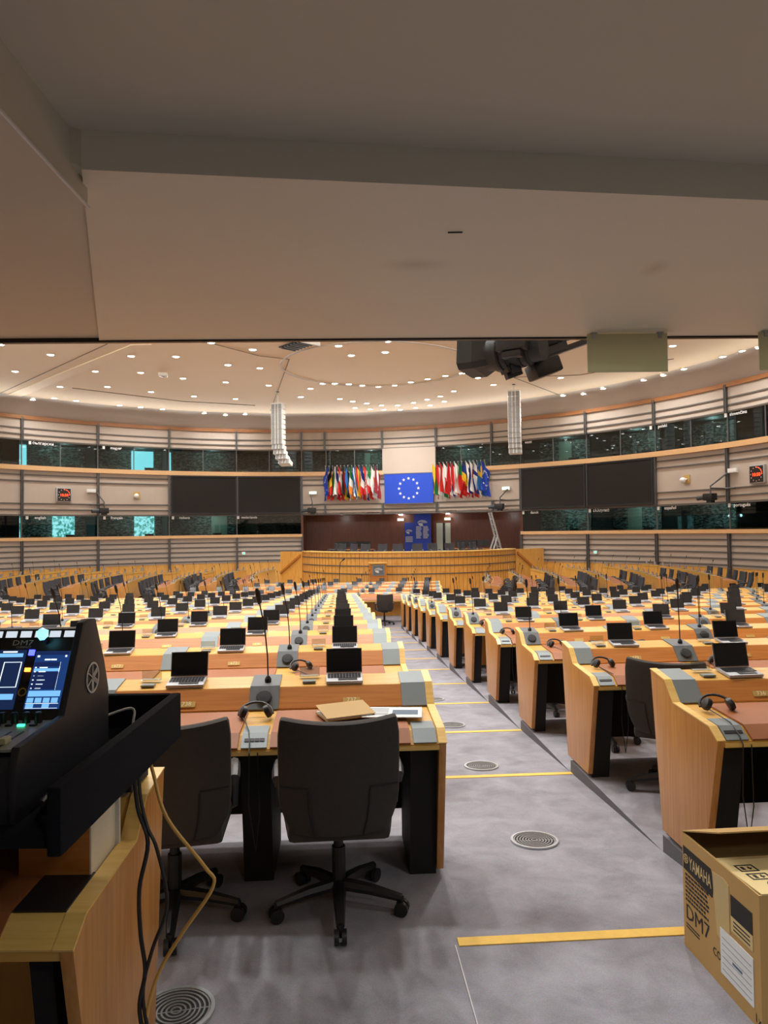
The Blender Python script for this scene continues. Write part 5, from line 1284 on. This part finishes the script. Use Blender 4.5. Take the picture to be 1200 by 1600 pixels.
# recycling marks on the near flap
fx = Matrix.Translation((0, 0, BH+0.0055)) @ Matrix.Rotation(rad(-3), 4, 'X')
def mark(x0, y0, w, h, kind):
    b = MB(); s = 0.006
    if kind == 'ring': b.ring(w/2-s, w/2, 0, 0.001, 24, 0, Matrix.Translation((x0, y0, 0)))
    else:
        for a in ((-w/2, w/2, -h/2, -h/2+s), (-w/2, w/2, h/2-s, h/2), (-w/2, -w/2+s, -h/2, h/2), (w/2-s, w/2, -h/2, h/2)): b.box(x0+a[0], x0+a[1], y0+a[2], y0+a[3], 0, 0.001)
    b.box(x0-0.02, x0-0.008, y0-0.012, y0+0.012, 0, 0.001); b.box(x0+0.004, x0+0.02, y0-0.004, y0+0.002, 0, 0.001); b.box(x0+0.008, x0+0.013, y0-0.012, y0+0.012, 0, 0.001)
    o = obj('recycling_mark', b, M['ink'], nf); o.matrix_local = fx
mark(0.08, 0.20, 0.07, 0.055, 'box'); mark(0.085, 0.13, 0.075, 0.05, 'box'); mark(0.11, 0.06, 0.07, 0.07, 'ring')

# ------------------------------------------------------------------ light
def lamp(n, kind, loc, energy, color, **k):
    L = bpy.data.lights.new(n, kind); L.energy = energy; L.color = color
    for a, v in k.items(): setattr(L, a, v)
    o = bpy.data.objects.new(n, L); COL.objects.link(o); o.location = loc; return o
WARM = (1.0, 0.985, 0.965)
for i, (x, y, z) in enumerate(LAMP):
    lamp('downlight_lamp', 'SPOT', (x, y, z-0.05), E_VIS, WARM, spot_size=rad(150), spot_blend=1.0, shadow_soft_size=0.11)
# the nearer half of the ceiling, outside the picture, carries the same lamps
for j, y in enumerate((6.5, 10.0, 13.5, 17.0, 20.5)):
    hw = math.sqrt(max(0, 16.5**2-(y-HC[1])**2))
    n = 7
    for i in range(n):
        x = HC[0]-hw+(i+0.5)*2*hw/n; lamp('downlight_lamp', 'SPOT', (x, y, ZC-0.05), E_NEAR, WARM, spot_size=rad(150), spot_blend=1.0, shadow_soft_size=0.15)
# fill lamps added unseen round the wall top to brighten the ceiling
for i in range(24):
    a = 360*i/24; o = lamp('ceiling_fill', 'AREA', wp(a, RW-0.45, 7.5), E_CEIL_FILL, (1.0, 0.97, 0.92), shape='RECTANGLE', size=4.6, size_y=0.25)
    d = Vector((HC[0]-o.location.x, HC[1]-o.location.y, 0)).normalized()*1.0+Vector((0, 0, 0.13)); o.data.spread = rad(80); o.rotation_euler = d.to_track_quat('-Z', 'Y').to_euler()
# podium recess lamps
for ph in (3, 12.3, 19.9, 29): lamp('recess_lamp', 'POINT', wp(ph, 20.6, 2.5), 6, WARM, shadow_soft_size=0.08)
# booth lamps
for ph in (-40, -29, -18, 8, 23, 40, 51, 62):
    for z in (2.6, 6.3):
        if z < 3 and 0 < ph < 30: continue
        lamp('booth_lamp', 'POINT', wp(ph, 20.6, z), 26, (0.9, 1.0, 0.95), shadow_soft_size=0.1)
# added alcove fill: unseen spots behind, one under the unlit glass lamp
for x, y, e in ((1.24, 2.02, 0.9), (0.9, -0.6, 1.1), (2.4, 0.2, 1.1)): lamp('alcove_fill', 'SPOT', (x, y, 2.62), E_ALC_FILL*e, WARM, shadow_soft_size=0.12, spot_size=rad(150), spot_blend=1.0)
w = bpy.data.worlds.new('world'); SC.world = w; w.use_nodes = True
w.node_tree.nodes['Background'].inputs[0].default_value = (0.6, 0.55, 0.5, 1); w.node_tree.nodes['Background'].inputs[1].default_value = 0.02
vsn = SC.view_settings; vsn.view_transform = 'Standard'; vsn.look = 'None'; vsn.gamma = 1.0; vsn.exposure = EXPO; vsn.use_curve_mapping = False
SC.cycles.diffuse_bounces = 5; SC.cycles.max_bounces = 10; SC.cycles.transparent_max_bounces = 12
# keep only templates that were placed
for o in list(SC.objects):
    if o.parent is None and o.type == 'EMPTY' and not o.get('label'):
        for c in list(o.children_recursive): bpy.data.objects.remove(c)
        bpy.data.objects.remove(o)
